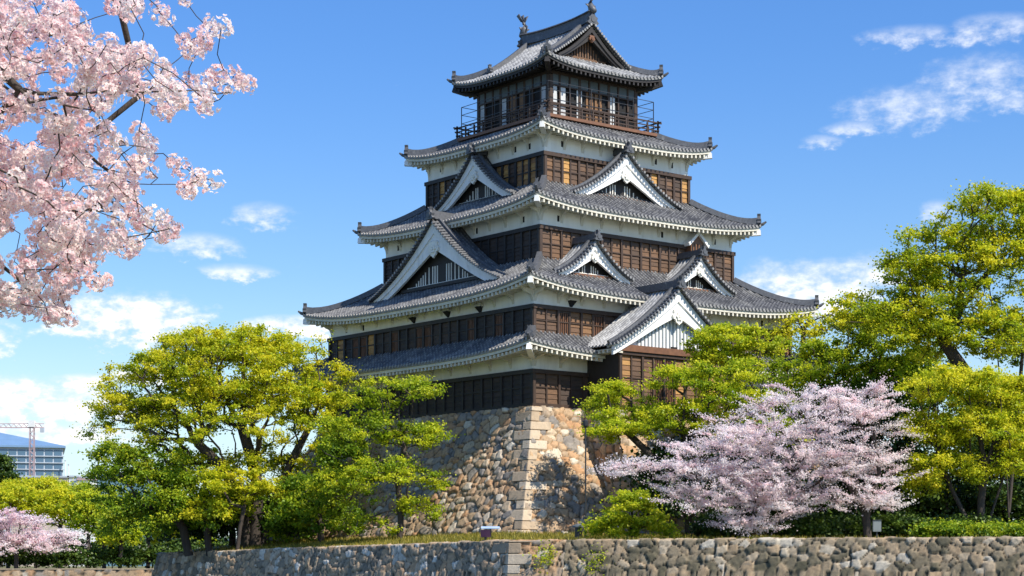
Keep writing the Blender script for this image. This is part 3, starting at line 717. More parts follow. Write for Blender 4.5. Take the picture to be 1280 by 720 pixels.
# plinth of the porch wing
an = thing('porch_plinth', 'smaller stone plinth below the gabled porch wing, half hidden by lime green trees', 'stone wall', (CX,CY,1.5), TH)
nu, nv = 150, 90; uu = np.linspace(PS-5.4,PS+5.4,nu); zs = np.linspace(0.9,9.32,nv)
P = np.zeros((nu,nv,3)); P[...,0] = uu[:,None]; P[...,1] = -(PD+0.1+(9.32-zs)[None,:]*0.42); P[...,2] = zs[None,:]
Nn = np.zeros_like(P); Nn[...] = np.array(Vector((0,-1,.42)).normalized())
PP, ti, gap = voronoi_wall(P, Nn, P[...,0].copy(), P[...,2]*1.1, 0.62, 77, 0.24); PP[...,2] -= 1.5
mesh_obj('stone_face', PP.reshape(-1,3), grid_faces(nu,nv), M['stone'], an, smooth=True, vattr={'tint':ti.ravel(),'gap':gap.ravel()})
for sg in (-1,1):
    x = PS+sg*5.4; nu, nv = 110, 90; P = np.zeros((nu,nv,3))
    for j, z in enumerate(zs): P[:,j,0] = x; P[:,j,1] = np.linspace(-(PD+0.1+(9.32-z)*0.42), -(base_d(z)-0.6), nu)[::-1 if sg < 0 else 1]; P[:,j,2] = z
    Nn = np.zeros_like(P); Nn[...] = (sg,0,0)
    PP, ti, gap = voronoi_wall(P, Nn, P[...,1].copy(), P[...,2]*1.1, 0.54, 80+sg, 0.2); PP[...,2] -= 1.5
    mesh_obj('stone_face', PP.reshape(-1,3), grid_faces(nu,nv), M['stone'], an, smooth=True, vattr={'tint':ti.ravel(),'gap':gap.ravel()})
tp = MB(); tp.box((PS-5.4,-PD-.1,9.2),(PS+5.4,-11.8,9.31)); tp.build('plinth_top', M['quoin'], an, zoff=1.5)

# moat wall: shaded stretch to the left, long sunny stretch to the right
WC = Vector((-0.13,97.0,1.08)); WL = Vector((-24.2,128.0,0.55)); WR = Vector((62.0,67.5,1.10))
def moat_wall(name, label, a, b, seed, m='stone_grey', res=0.075):
    L_ = (b-a).length; nu = int(L_/res); dirv = (b-a).normalized(); nrm = Vector((dirv.y,-dirv.x,0)).normalized()
    if nrm.y > 0: nrm = -nrm
    zz = np.concatenate([np.linspace(-4.8,-1.6,8), np.linspace(-1.5,0.0,int(1.5/res))]); prof = [(z,0.28*(-z)) for z in zz]+[(0.0,-0.12),(0.0,-0.4),(0.0,-0.8)]
    nv = len(prof); t = np.linspace(0,1,nu); P = np.zeros((nu,nv,3)); Nn = np.zeros_like(P); su = np.zeros((nu,nv)); sv = np.zeros((nu,nv))
    for j,(z,o) in enumerate(prof):
        zt_ = a.z+(b.z-a.z)*t
        P[:,j,0] = a.x+(b.x-a.x)*t+nrm.x*o; P[:,j,1] = a.y+(b.y-a.y)*t+nrm.y*o; P[:,j,2] = zt_+(z*1.0)
        up = 1.0 if o < -0.01 else 0.27; n = Vector((nrm.x*(1 if o >= 0 else 0.05),nrm.y*(1 if o >= 0 else .05),up)).normalized(); Nn[:,j] = n
        su[:,j] = t*L_; sv[:,j] = z*1.04 if o >= 0 else -o
    PP, ti, gap = voronoi_wall(P, Nn, su, sv, 0.44, seed, 0.16, round_=0.20, edge=0.10)
    root = thing(name, label, 'stone wall', tuple(a.lerp(b,0.5)-Vector((0,0,5.4))))
    mesh_obj('stone_face', PP.reshape(-1,3)-np.array(root.location), grid_faces(nu,nv), M[m], root, smooth=True, vattr={'tint':ti.ravel(),'gap':gap.ravel()})
    return root
mw_l = moat_wall('moat_wall', 'low grey boulder moat wall receding to the left below the big spreading tree', WC, WL, 5)
WM = WC.lerp(WR, 0.047)
mw_r = moat_wall('moat_wall', 'short sunny tan stretch of moat wall just right of its dressed corner', WC, WM, 9, 'stone')
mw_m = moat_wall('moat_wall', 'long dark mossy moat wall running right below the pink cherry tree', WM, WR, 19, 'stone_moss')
# end of the left stretch turning away, and the dressed corner
mw_e = moat_wall('moat_wall', 'short return of the moat wall turning away at its far left end', WL, WL+Vector((30,26,0)), 15, res=0.2)
cq = MB(); z = -4.2; i = 0
dl, dr = (WL-WC).normalized(), (WR-WC).normalized()
g_ = random.Random(4)
while z < 1.05:
    hh = min(0.52*g_.uniform(.85,1.15), 1.10-z) if z < 0.7 else 1.10-z; la, lb = (1.35,0.72) if i%2 else (0.72,1.35)
    def cor(zz): o = 0.28*(1.08-zz)+0.12; return Vector((-0.17*o*1.0,-o*1.02,0))+Vector((WC.x,WC.y,0))
    A0, A1 = cor(z), cor(z+hh-.03); q = []
    for c0, zz in ((A0,z),(A1,z+hh-.03)):
        L1 = c0+Vector((dl.x,dl.y,0))*la; R1_ = c0+Vector((dr.x,dr.y,0))*lb; bk = c0+Vector((dl.x,dl.y,0))*la+Vector((dr.x,dr.y,0))*lb
        q += [(c0.x,c0.y,zz),(R1_.x,R1_.y,zz),(bk.x,bk.y,zz),(L1.x,L1.y,zz)]
    cq.hexa([(x-mw_r.location.x,y-mw_r.location.y,zz-mw_r.location.z) for x,y,zz in q], g_.random()); z += hh; i += 1
cqo = cq.build('corner_stones', M['quoin'], mw_r); bv = cqo.modifiers.new('soft_edges','BEVEL'); bv.width = 0.04; bv.segments = 2

# ------------------------------------------------------------------ ground, water, far bank
def wallpt(f):   # along the wall tops, f 0..1 right to left
    lens = [(WR-WC).length,(WC-WL).length]; d = f*sum(lens)
    return WR.lerp(WC,d/lens[0]) if d < lens[0] else WC.lerp(WL,(d-lens[0])/lens[1])
foot = [Vector((95,105,1.5)),Vector((25.6,127.4,1.5)),Vector((0.56,107.5,1.6)),Vector((-19.4,132.6,1.3))]
def footpt(f):
    fr = [0,(WR-WC).length*0.62/((WR-WC).length+(WC-WL).length),(WR-WC).length/((WR-WC).length+(WC-WL).length),1]
    for i in range(3):
        if f <= fr[i+1]+1e-9: return foot[i].lerp(foot[i+1],(f-fr[i])/(fr[i+1]-fr[i]))
V = []; nf, nr = 160, 9
for i in range(nf+1):
    f = i/nf; a = wallpt(f); b = footpt(f)
    a = a+Vector((0.12,0.62,-0.06))
    for j in range(nr+1):
        t = j/nr; p = a.lerp(b,t); p.z += 0.06*mnoise.noise(Vector((p.x*.5,p.y*.5,0)))*(1 if 0<j<nr else 0); V.append(tuple(p))
    b2 = b+(b-Vector((0,128,b.z)))*0.0+Vector((0,70,0)); V.append((b2.x*1.3,max(b2.y,190),1.2))
kind(mesh_obj('castle_ground', V, grid_faces(nf+1,nr+2), M['soil'], smooth=True), 'structure')
def sheet(name, pts, m): return kind(mesh_obj(name, pts, [tuple(range(len(pts)))], M[m]), 'structure')
sheet('water', [(-900,-60,-4.0),(900,-60,-4.0),(900,300,-4.0),(-900,300,-4.0)], 'water')
FB = 232.0
sheet('ground', [(-6000,FB,-1.0),(6000,FB,-1.0),(6000,9000,-1.0),(-6000,9000,-1.0)], 'far_grass')
sheet('near_bank', [(-60,-60,-1.7),(60,-60,-1.7),(60,18,-1.7),(-60,18,-1.7)], 'far_grass')
bk = thing('bank_wall', 'low stone edging of the far moat bank below the distant shrubs', 'stone wall', (-50,FB,-4.5))
nu, nv = 500, 14; uu = np.linspace(-130,30,nu); zs = np.linspace(-4.5,-0.94,nv); P = np.zeros((nu,nv,3)); P[...,0] = uu[:,None]; P[...,1] = FB-0.3-(-1-zs)[None,:]*0.0; P[...,2] = zs[None,:]
Nn = np.zeros_like(P); Nn[...] = (0,-1,0)
PP, ti, gap = voronoi_wall(P, Nn, P[...,0].copy(), P[...,2]*1.0, 0.9, 31, 0.2)
mesh_obj('stone_face', PP.reshape(-1,3)-np.array(bk.location), grid_faces(nu,nv), M['stone'], bk, vattr={'tint':ti.ravel(),'gap':gap.ravel()})
cp = MB(); cp.box((-130,FB-0.4,-0.98),(30,FB+0.5,-0.86)); cp.build('coping', M['quoin'], bk).location = -Vector(bk.location)

# ------------------------------------------------------------------ trees
def leaf_cloud(C, N, size, g, elong=1.5):
    """one folded leaf face at every point of C facing N"""
    n = len(C); a = g.normal(size=(n,3)); N = N/np.linalg.norm(N,axis=1,keepdims=True)
    T = a-(a*N).sum(1,keepdims=True)*N; T /= np.linalg.norm(T,axis=1,keepdims=True)+1e-9; B = np.cross(N,T)
    L_ = size*g.uniform(0.65,1.3,(n,1)); w = L_/elong
    v = np.stack([C-T*L_*0.5, C+B*w*0.5+N*w*0.18, C+T*L_*0.5, C-B*w*0.5+N*w*0.18],1).reshape(-1,3)
    return v, np.arange(4*n).reshape(n,4)
def skeleton(trunks, targets, sag=0.0, g=None, zpen=0.6, jit=0.12):
    """grow limbs: every target joins the nearest node already grown; returns edges with radii from what they carry"""
    nodes = []; par = []; pl = []
    for tr in trunks:
        for i, p in enumerate(tr): pl.append(0.0 if i == 0 else pl[-1]+math.dist(tr[i-1],p)); nodes.append(np.array(p,float)); par.append(len(nodes)-2 if i else -1)
    top = np.mean([np.array(t[-1],float) for t in trunks],0)
    order = np.argsort(np.linalg.norm(targets-top,axis=1)); nt = len(nodes)
    allow = [i for i in range(nt)]
    first_ok = set()
    c = 0
    for tr in trunks:
        for i in range(len(tr)):
            if i >= len(tr)*0.45: first_ok.add(c+i)
        c += len(tr)
    ok = np.array([i in first_ok for i in range(nt)])
    for o in order:
        p = targets[o]; A = np.array(nodes); d = np.linalg.norm(A-p,axis=1)+zpen*np.maximum(0,A[:,2]-p[2])+0.42*np.array(pl)
        d[:nt] = np.where(ok, d[:nt], 1e9)
        b = int(np.argmin(d)); q = nodes[b]; ln = np.linalg.norm(p-q); prev = b
        ns = 3 if ln > 1.2 else 2
        for s in range(1,ns+1):
            t = s/ns; m = q+(p-q)*t
            if s < ns: m = m+g.normal(size=3)*jit*ln*0.5+np.array([0,0,sag*ln*math.sin(math.pi*t)])
            nodes.append(m); par.append(prev); pl.append(pl[prev]+ln/ns); prev = len(nodes)-1
    return nodes, par
def limbs_mesh(nodes, par, r_tip, r_trunk, expo=0.5, sides=6):
    n = len(nodes); cnt = np.ones(n)
    haschild = np.zeros(n,bool)
    for i in range(n):
        if par[i] >= 0: haschild[par[i]] = True
    cnt = np.where(haschild,0.05,1.0)
    for i in range(n-1,-1,-1):
        if par[i] >= 0: cnt[par[i]] += cnt[i]
    mx = cnt.max(); rad = np.maximum(r_tip, r_trunk*(cnt/mx)**expo)
    V, Fs = [], []; off = 0; ang = np.linspace(0,2*math.pi,sides,endpoint=False)
    for i in range(n):
        if par[i] < 0: continue
        a, b = nodes[par[i]], nodes[i]; d = b-a; L_ = np.linalg.norm(d)
        if L_ < 1e-6: continue
        d = d/L_; h = np.array([0,0,1.0]) if abs(d[2]) < .9 else np.array([1.0,0,0]); x = np.cross(d,h); x /= np.linalg.norm(x); y = np.cross(d,x)
        ra = min(rad[par[i]], rad[i]*1.35) if par[i] else rad[par[i]]; rb = rad[i]
        ring = np.cos(ang)[:,None]*x+np.sin(ang)[:,None]*y
        V.append(a-d*ra*0.15+ring*ra); V.append(b+d*rb*0.15+ring*rb)
        k = np.arange(sides); Fs.append(np.stack([off+k, off+(k+1)%sides, off+sides+(k+1)%sides, off+sides+k],1)); off += 2*sides
    return np.concatenate(V), np.concatenate(Fs)
def tree(name, label, cat, root_px, Y, envs, leaf, pads=120, per=200, pad=1.2, flat=0.42, size=0.26, trunks=None, r_trunk=0.35, r_tip=0.03,
         seed=1, tone=(0.15,0.95), group=None, depth=0.8, root_z=None, shell=0.45, droop=0.0, elong=1.5, spray=0.0, up=0.8, sag=0.06, tilt=0.0, wild=0.0):
    """envs: crown lobes as (px, py, rx, ry[, depth offset m]) on the photograph, turned into metres at distance Y"""
    g = np.random.default_rng(seed); k = Y/F
    X0 = (root_px[0]-640)*k; Z0 = (YH-root_px[1])*k if root_z is None else root_z
    root = thing(name, label, cat, (X0,Y,Z0), 0, group); O = np.array([X0,Y,Z0])
    area = np.array([e[2]*e[3] for e in envs],float); area /= area.sum(); T = []; E = []
    for e, w in zip(envs, area):
        n = max(4,int(round(pads*w))); c = np.array([(e[0]-640)*k,Y+(e[4] if len(e) > 4 else 0),(YH-e[1])*k])-O; rr = np.array([e[2]*k,e[2]*k*depth,e[3]*k])
        d = g.normal(size=(n,3)); d /= np.linalg.norm(d,axis=1,keepdims=True); d[:,2] = np.where(d[:,2] < -0.55, -d[:,2], d[:,2])
        rad = g.uniform(shell**3,1,(n,1))**(1/3)*g.uniform(0.9,1.05,(n,1))*(1+wild*g.uniform(-0.3,1.0,(n,1))**3)
        T.append(c+d*rad*rr); E.append(d*rr)
    T = np.concatenate(T); Dv = np.concatenate(E); Dv /= np.linalg.norm(Dv,axis=1,keepdims=True)
    if trunks is None:
        zc = np.percentile(T[:,2],35); trunks = [[(0,0,-0.3),(0.05,0,zc*0.35),(0.15*g.normal(),0.1,zc*0.7),(np.mean(T[:,0])*0.25,0,zc)]]
    else: trunks = [[((px-640)*k-X0, dy, (YH-py)*k-Z0) for px,py,dy in tr] for tr in trunks]
    nodes, par = skeleton(trunks, T, sag, g)
    V, Fc = limbs_mesh([np.array(q) for q in nodes], par, r_tip, r_trunk)
    mesh_obj('trunk', V, Fc, M['bark'], root, smooth=True)
    zlo, zhi = T[:,2].min(), T[:,2].max(); C, N, tt = [], [], []
    for i, p in enumerate(T):
        n = max(8,int(per*g.uniform(0.55,1.4))); r = pad*g.uniform(0.6,1.35)
        q = g.normal(size=(n,3)); q /= np.linalg.norm(q,axis=1,keepdims=True); q *= np.minimum(np.abs(g.normal(size=(n,1)))*0.52+0.12,1.5)
        dv = Dv[i]; ex = np.array([dv[0],dv[1],0]); ex = ex/(np.linalg.norm(ex)+1e-6); ey = np.array([-ex[1],ex[0],0])
        s1 = 1+spray; loc = (q[:,:1]*ex*s1+q[:,1:2]*ey/(1+spray*0.4))*r+np.array([0,0,1.0])*(q[:,2:]*r*flat)
        along = q[:,0]*s1*r; loc[:,2] += along*tilt*g.uniform(-0.5,1.0)-droop*np.abs(along)+0.12*np.hypot(q[:,0],q[:,1])**2*r
        loc[:,2] += g.normal(size=n)*0.10*r
        C.append(p+loc); N.append(g.normal(size=(n,3))*0.75+np.array([0,0,up])+q*0.55)
        base = g.uniform(*tone); tt.append(np.clip(base+g.normal(size=n)*0.17+0.10*q[:,2],0,1))
    C = np.concatenate(C); N = np.concatenate(N); V, Fc = leaf_cloud(C, N, size, g, elong)
    mesh_obj('crown', V, Fc, M[leaf], root, {'tint':np.concatenate(tt)})
    return root
G_R = 'trees beside the keep'
# left of the keep
tree('spreading_tree','large spreading yellow-green tree on the moat wall left of the keep','tree',(318,690),124.0,
     [(280,470,115,62),(210,500,95,62),(360,485,82,66),(160,530,55,40),(290,535,130,60),(300,435,80,26),(240,440,60,26),(400,520,48,50),(300,600,115,40,1.5)],'leaf_yellow',pads=760,per=150,pad=0.84,size=0.175,
     trunks=[[(318,694,0),(320,650,0),(322,610,0.3),(312,570,0.6),(300,530,0.6)],[(310,694,.3),(304,640,-.3),(285,590,-.6),(250,555,-1)],[(324,694,.2),(338,640,.6),(362,580,.4),(388,530,.2)]],r_trunk=0.42,seed=3,tone=(0.42,1.0),flat=0.42,shell=0.5)
tree('dark_green_tree','dark green leafy tree at the left end of the moat wall','tree',(262,690),122.5,
     [(190,620,75,60),(245,640,70,42),(140,590,40,40),(330,640,60,30,2.0),(165,655,50,32)],'leaf_green',pads=280,per=150,pad=0.85,size=0.19,
     trunks=[[(262,694,0),(258,660,0),(245,630,.2),(225,600,0)],[(235,694,.3),(228,660,.3),(205,630,0)]],r_trunk=0.3,seed=4,tone=(0.35,1.0),flat=0.5)
tree('small_yellow_tree','small golden green tree in front of the big tree trunks','tree',(300,690),120.6,
     [(290,606,46,24),(330,618,34,18),(262,640,32,20)],'leaf_yellow',pads=80,per=140,pad=0.65,size=0.19,r_trunk=0.14,seed=5,tone=(0.5,1.0),
     trunks=[[(296,694,0),(300,660,0),(305,635,0)]])
tree('layered_green_tree','fresh green layered tree in front of the shaded stone base','tree',(500,682),113.2,
     [(500,495,60,26),(455,545,70,30),(520,550,48,24),(490,600,70,28,-0.6),(430,615,55,30),(520,640,36,18),(450,660,50,14)],'leaf_lime',pads=270,per=130,pad=0.74,size=0.155,
     trunks=[[(499,684,0),(501,650,0),(497,600,.2),(505,560,.2),(498,520,.1)]],r_trunk=0.2,seed=6,tone=(0.3,0.9),flat=0.34,shell=0.3)
tree('understorey_tree','shadowy green tree between the large tree and the layered tree','tree',(400,690),120.5,
     [(395,640,60,46),(360,660,40,26),(430,575,40,40,2)],'leaf_green',pads=150,per=150,pad=0.85,size=0.21,r_trunk=0.22,seed=8,tone=(0.2,0.85))
# right of the keep
tree('pad_maple','wide green tree with flat foliage pads before the sunny stone base','tree',(872,640),108.0,
     [(770,500,48,26,1),(800,530,70,26),(860,478,62,24),(920,505,80,26),(930,470,60,18),(850,525,60,25),(770,545,45,18,-1),(955,545,70,26)],'leaf_lime',pads=340,per=140,pad=0.76,size=0.15,
     trunks=[[(872,668,0),(868,610,0),(862,565,.2),(868,525,.2)],[(872,668,.3),(890,600,.4),(915,540,.5),(925,500,.4)],[(870,640,.3),(820,575,.4),(785,540,.4),(765,515,.4)]],r_trunk=0.24,seed=9,tone=(0.4,1.0),flat=0.3,shell=0.2)
tree('rounded_maple','small rounded yellow-green tree rising right of the white porch gable','tree',(925,500),112.5,
     [(912,424,58,17),(885,432,30,12),(945,440,40,14),(890,452,30,16),(930,460,30,14)],'leaf_lime',pads=150,per=110,pad=0.6,size=0.17,trunks=[[(928,640,0),(928,560,0),(926,490,0),(918,462,0)]],root_z=1.4,r_trunk=0.16,seed=10,tone=(0.5,1.0),flat=0.34)
tree('bright_green_tree','bright green tree right of the keep in front of the tall tree','tree',(1035,640),114.0,
     [(1010,455,62,34),(1075,445,55,34),(1030,500,80,40),(1100,480,50,36),(1140,470,60,36),(1120,428,62,32),(1085,408,40,20)],'leaf_lime',pads=300,per=150,pad=0.85,size=0.175,root_z=1.4,r_trunk=0.28,seed=12,tone=(0.25,0.85))
tree('bare_budding_tree','thin budding amber tree against the keep roof corner','tree',(1000,560),126.0,
     [(1000,412,26,22),(1045,408,24,22),(978,420,18,14)],'leaf_yellow',pads=70,per=34,pad=0.8,size=0.2,root_z=1.4,r_trunk=0.18,seed=13,tone=(0.6,1.0))
tree('tall_tree','tall airy yellow-green tree at the right edge','tree',(1262,640),106.0,
     [(1235,275,60,46),(1175,320,66,40),(1250,350,70,60),(1140,345,46,32),(1285,280,40,45),(1095,395,66,30),(1150,410,80,40),(1220,425,80,44),(1270,430,60,46),(1150,370,50,30)],'leaf_yellow',pads=620,per=125,pad=0.8,size=0.165,root_z=1.3,
     trunks=[[(1262,668,0),(1258,580,0),(1252,500,0),(1246,420,.2),(1236,340,.3),(1232,290,.2)],[(1262,640,.2),(1275,500,.3),(1284,400,.4),(1290,310,.4)],[(1258,560,.2),(1220,480,.3),(1180,425,.3),(1150,385,.2)]],r_trunk=0.36,seed=14,tone=(0.25,0.95),flat=0.45,shell=0.3)
tree('golden_green_tree','golden green tree right of the pink cherry above the moat wall','tree',(1228,655),97.5,
     [(1195,490,72,32),(1260,500,55,34),(1165,540,40,26),(1225,545,80,34),(1180,590,58,26),(1275,580,45,34),(1150,610,26,16)],'leaf_yellow',pads=480,per=140,pad=0.7,size=0.14,root_z=1.1,
     trunks=[[(1228,674,0),(1226,630,0),(1232,580,.1),(1222,530,.1)],[(1222,674,.2),(1190,610,.2),(1172,560,.2)],[(1230,674,.2),(1255,600,.3),(1270,540,.3)]],r_trunk=0.2,seed=15,tone=(0.45,1.0),flat=0.42,shell=0.25)
tree('cherry_tree','pale pink cherry tree in full bloom on the moat wall right of the base corner','cherry tree',(1075,660),96.0,
     [(1010,515,95,28),(1075,530,60,36),(960,555,110,28),(850,590,88,16),(900,600,90,24),(1000,590,110,34),(960,635,60,24),(1080,590,50,30),(925,655,26,10),(790,586,50,8),(1000,625,60,22),(930,635,66,30,-0.5),(870,625,44,20,-0.5),(1080,625,44,28,-0.9),(935,660,36,14,-0.8),(1095,488,26,8),(880,562,60,10),(930,545,50,12)],'blossom',pads=760,per=150,pad=0.42,size=0.092,root_z=1.1,
     trunks=[[(1085,674,0),(1082,640,0),(1060,600,0),(1030,560,.1),(1010,530,.1)],[(1084,650,0),(1100,590,.2),(1092,540,.2)],[(1070,630,0),(1000,610,-.3),(930,600,-.3),(870,592,-.3),(820,588,-.2)]],r_trunk=0.22,r_tip=0.018,seed=16,tone=(0.45,1.0),flat=0.36,shell=0.05,spray=1.6,droop=0.0,tilt=0.5,wild=0.55,up=0.4,elong=1.2,depth=0.6)
tree('round_bush','rounded yellow-green bush beside the sunny stone base','bush',(790,676),99.5,
     [(790,645,44,30),(770,660,34,18),(815,665,30,14)],'leaf_lime',pads=70,per=170,pad=0.62,size=0.17,root_z=1.1,r_trunk=0.1,seed=17,tone=(0.55,1.0))
# shade trees behind the cherry
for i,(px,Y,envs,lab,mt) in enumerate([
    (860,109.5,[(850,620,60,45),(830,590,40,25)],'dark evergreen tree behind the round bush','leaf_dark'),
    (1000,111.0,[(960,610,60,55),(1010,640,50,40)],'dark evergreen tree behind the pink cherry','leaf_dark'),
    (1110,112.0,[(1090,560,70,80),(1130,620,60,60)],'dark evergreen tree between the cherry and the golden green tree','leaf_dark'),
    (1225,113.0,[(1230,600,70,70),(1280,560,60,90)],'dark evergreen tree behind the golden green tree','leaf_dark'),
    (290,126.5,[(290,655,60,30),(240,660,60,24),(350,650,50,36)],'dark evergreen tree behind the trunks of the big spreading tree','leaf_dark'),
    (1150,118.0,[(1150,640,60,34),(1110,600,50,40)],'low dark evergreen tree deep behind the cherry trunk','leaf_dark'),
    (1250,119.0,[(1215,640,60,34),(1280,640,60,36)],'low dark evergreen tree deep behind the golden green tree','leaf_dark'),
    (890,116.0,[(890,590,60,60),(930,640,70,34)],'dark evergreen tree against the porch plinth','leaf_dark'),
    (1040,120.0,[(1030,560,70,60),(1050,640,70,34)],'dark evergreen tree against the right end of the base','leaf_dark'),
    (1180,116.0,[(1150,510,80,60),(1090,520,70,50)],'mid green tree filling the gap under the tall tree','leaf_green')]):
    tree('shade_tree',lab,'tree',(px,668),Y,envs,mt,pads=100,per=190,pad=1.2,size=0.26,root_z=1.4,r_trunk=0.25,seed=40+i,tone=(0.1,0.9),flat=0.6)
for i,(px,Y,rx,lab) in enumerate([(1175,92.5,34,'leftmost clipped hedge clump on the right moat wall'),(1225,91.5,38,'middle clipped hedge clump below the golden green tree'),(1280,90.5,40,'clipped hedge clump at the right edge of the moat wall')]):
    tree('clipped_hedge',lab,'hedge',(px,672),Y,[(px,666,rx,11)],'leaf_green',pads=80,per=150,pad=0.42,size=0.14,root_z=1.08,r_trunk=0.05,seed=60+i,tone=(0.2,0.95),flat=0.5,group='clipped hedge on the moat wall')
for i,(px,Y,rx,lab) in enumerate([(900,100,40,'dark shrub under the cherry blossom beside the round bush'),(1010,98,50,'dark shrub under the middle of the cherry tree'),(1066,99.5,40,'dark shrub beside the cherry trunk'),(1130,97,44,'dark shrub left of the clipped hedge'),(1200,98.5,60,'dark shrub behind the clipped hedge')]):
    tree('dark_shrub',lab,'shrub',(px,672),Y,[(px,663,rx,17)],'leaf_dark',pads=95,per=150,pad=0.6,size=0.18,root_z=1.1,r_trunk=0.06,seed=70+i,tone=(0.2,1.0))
# far bank
fb = [(10,268,[(20,632,52,26)],'leaf_yellow'),(75,266,[(75,640,46,28)],'leaf_yellow'),(130,262,[(120,650,40,34)],'leaf_lime'),(185,258,[(178,655,40,32)],'leaf_yellow'),(-40,268,[(-40,630,46,28)],'leaf_yellow'),(235,262,[(228,660,40,32)],'leaf_lime'),(45,285,[(50,615,50,16)],'leaf_yellow'),(110,285,[(112,622,44,18),(100,645,50,20)],'leaf_lime'),(150,250,[(150,668,26,20)],'leaf_lime')]
fl = ['at the far left behind the distant cherry','second from the left behind the distant cherry','just right of the distant cherry tip','beside the dark tree of the wall end','cut by the left edge','hidden behind the large spreading tree','in the back row below the glass building','in the back row below the beige wall','smallest and nearest of the far bank']
for i,((px,Y,envs,mt),lab) in enumerate(zip(fb,fl)):
    tree('bank_tree','yellow-green tree on the far bank, '+lab,'tree',(px,700),Y,envs,mt,pads=120,per=90,pad=1.25,size=0.38,root_z=-1,r_trunk=0.3,seed=80+i,tone=(0.45,1.0) if mt=='leaf_yellow' else (0.3,0.9),group='trees along the far bank',flat=0.5)
tree('distant_cherry','low pale pink cherry tree on the far bank at the left edge','cherry tree',(20,702),243,
     [(15,660,50,22),(60,675,42,14),(-30,668,40,24),(25,685,60,12)],'blossom',pads=240,per=100,pad=0.95,size=0.25,root_z=-1,r_trunk=0.3,seed=95,tone=(0.2,0.85),spray=1.5,droop=0.12,tilt=0.3,wild=0.4,flat=0.3,elong=1.2)
for i,(px,rx) in enumerate([(-10,28),(45,30),(95,28),(140,30),(190,30),(235,30)]):
    tree('bank_shrub',['dark shrub below the distant cherry at the left edge','dark shrub under the distant cherry','dark shrub at the distant cherry tip','dark shrub right of the distant cherry','dark shrub left of the moat wall end','dark shrub hidden by the moat wall end'][i],'shrub',(px,703),246+2*i,[(px,699,rx*1.15,12)],'leaf_dark',pads=70,per=90,pad=1.2,size=0.4,root_z=-1,r_trunk=0.08,seed=110+i,tone=(0.3,1.0),group='shrubs along the far bank')
for i,px in enumerate([-20,70,160,245]):
    tree('bank_thicket',['dark thicket behind the bank trees at the left edge','dark thicket behind the bank trees below the beige hall','dark thicket behind the bank trees beside the wall end','dark thicket behind the bank trees, hidden by the wall end'][i],'shrub',(px,703),292+i,[(px,693,58,18)],'leaf_dark',pads=150,per=90,pad=1.6,size=0.5,root_z=-1,r_trunk=0.1,seed=130+i,tone=(0.3,1.0),flat=0.6,group='thickets of the far bank')
tree('dark_conifer','dark conifer beside the glass building at the left edge','tree',(2,640),330,[(2,590,14,22),(8,602,16,10)],'leaf_dark',pads=50,per=110,pad=1.3,size=0.5,root_z=-1,r_trunk=0.3,seed=120,tone=(0.4,1.0))

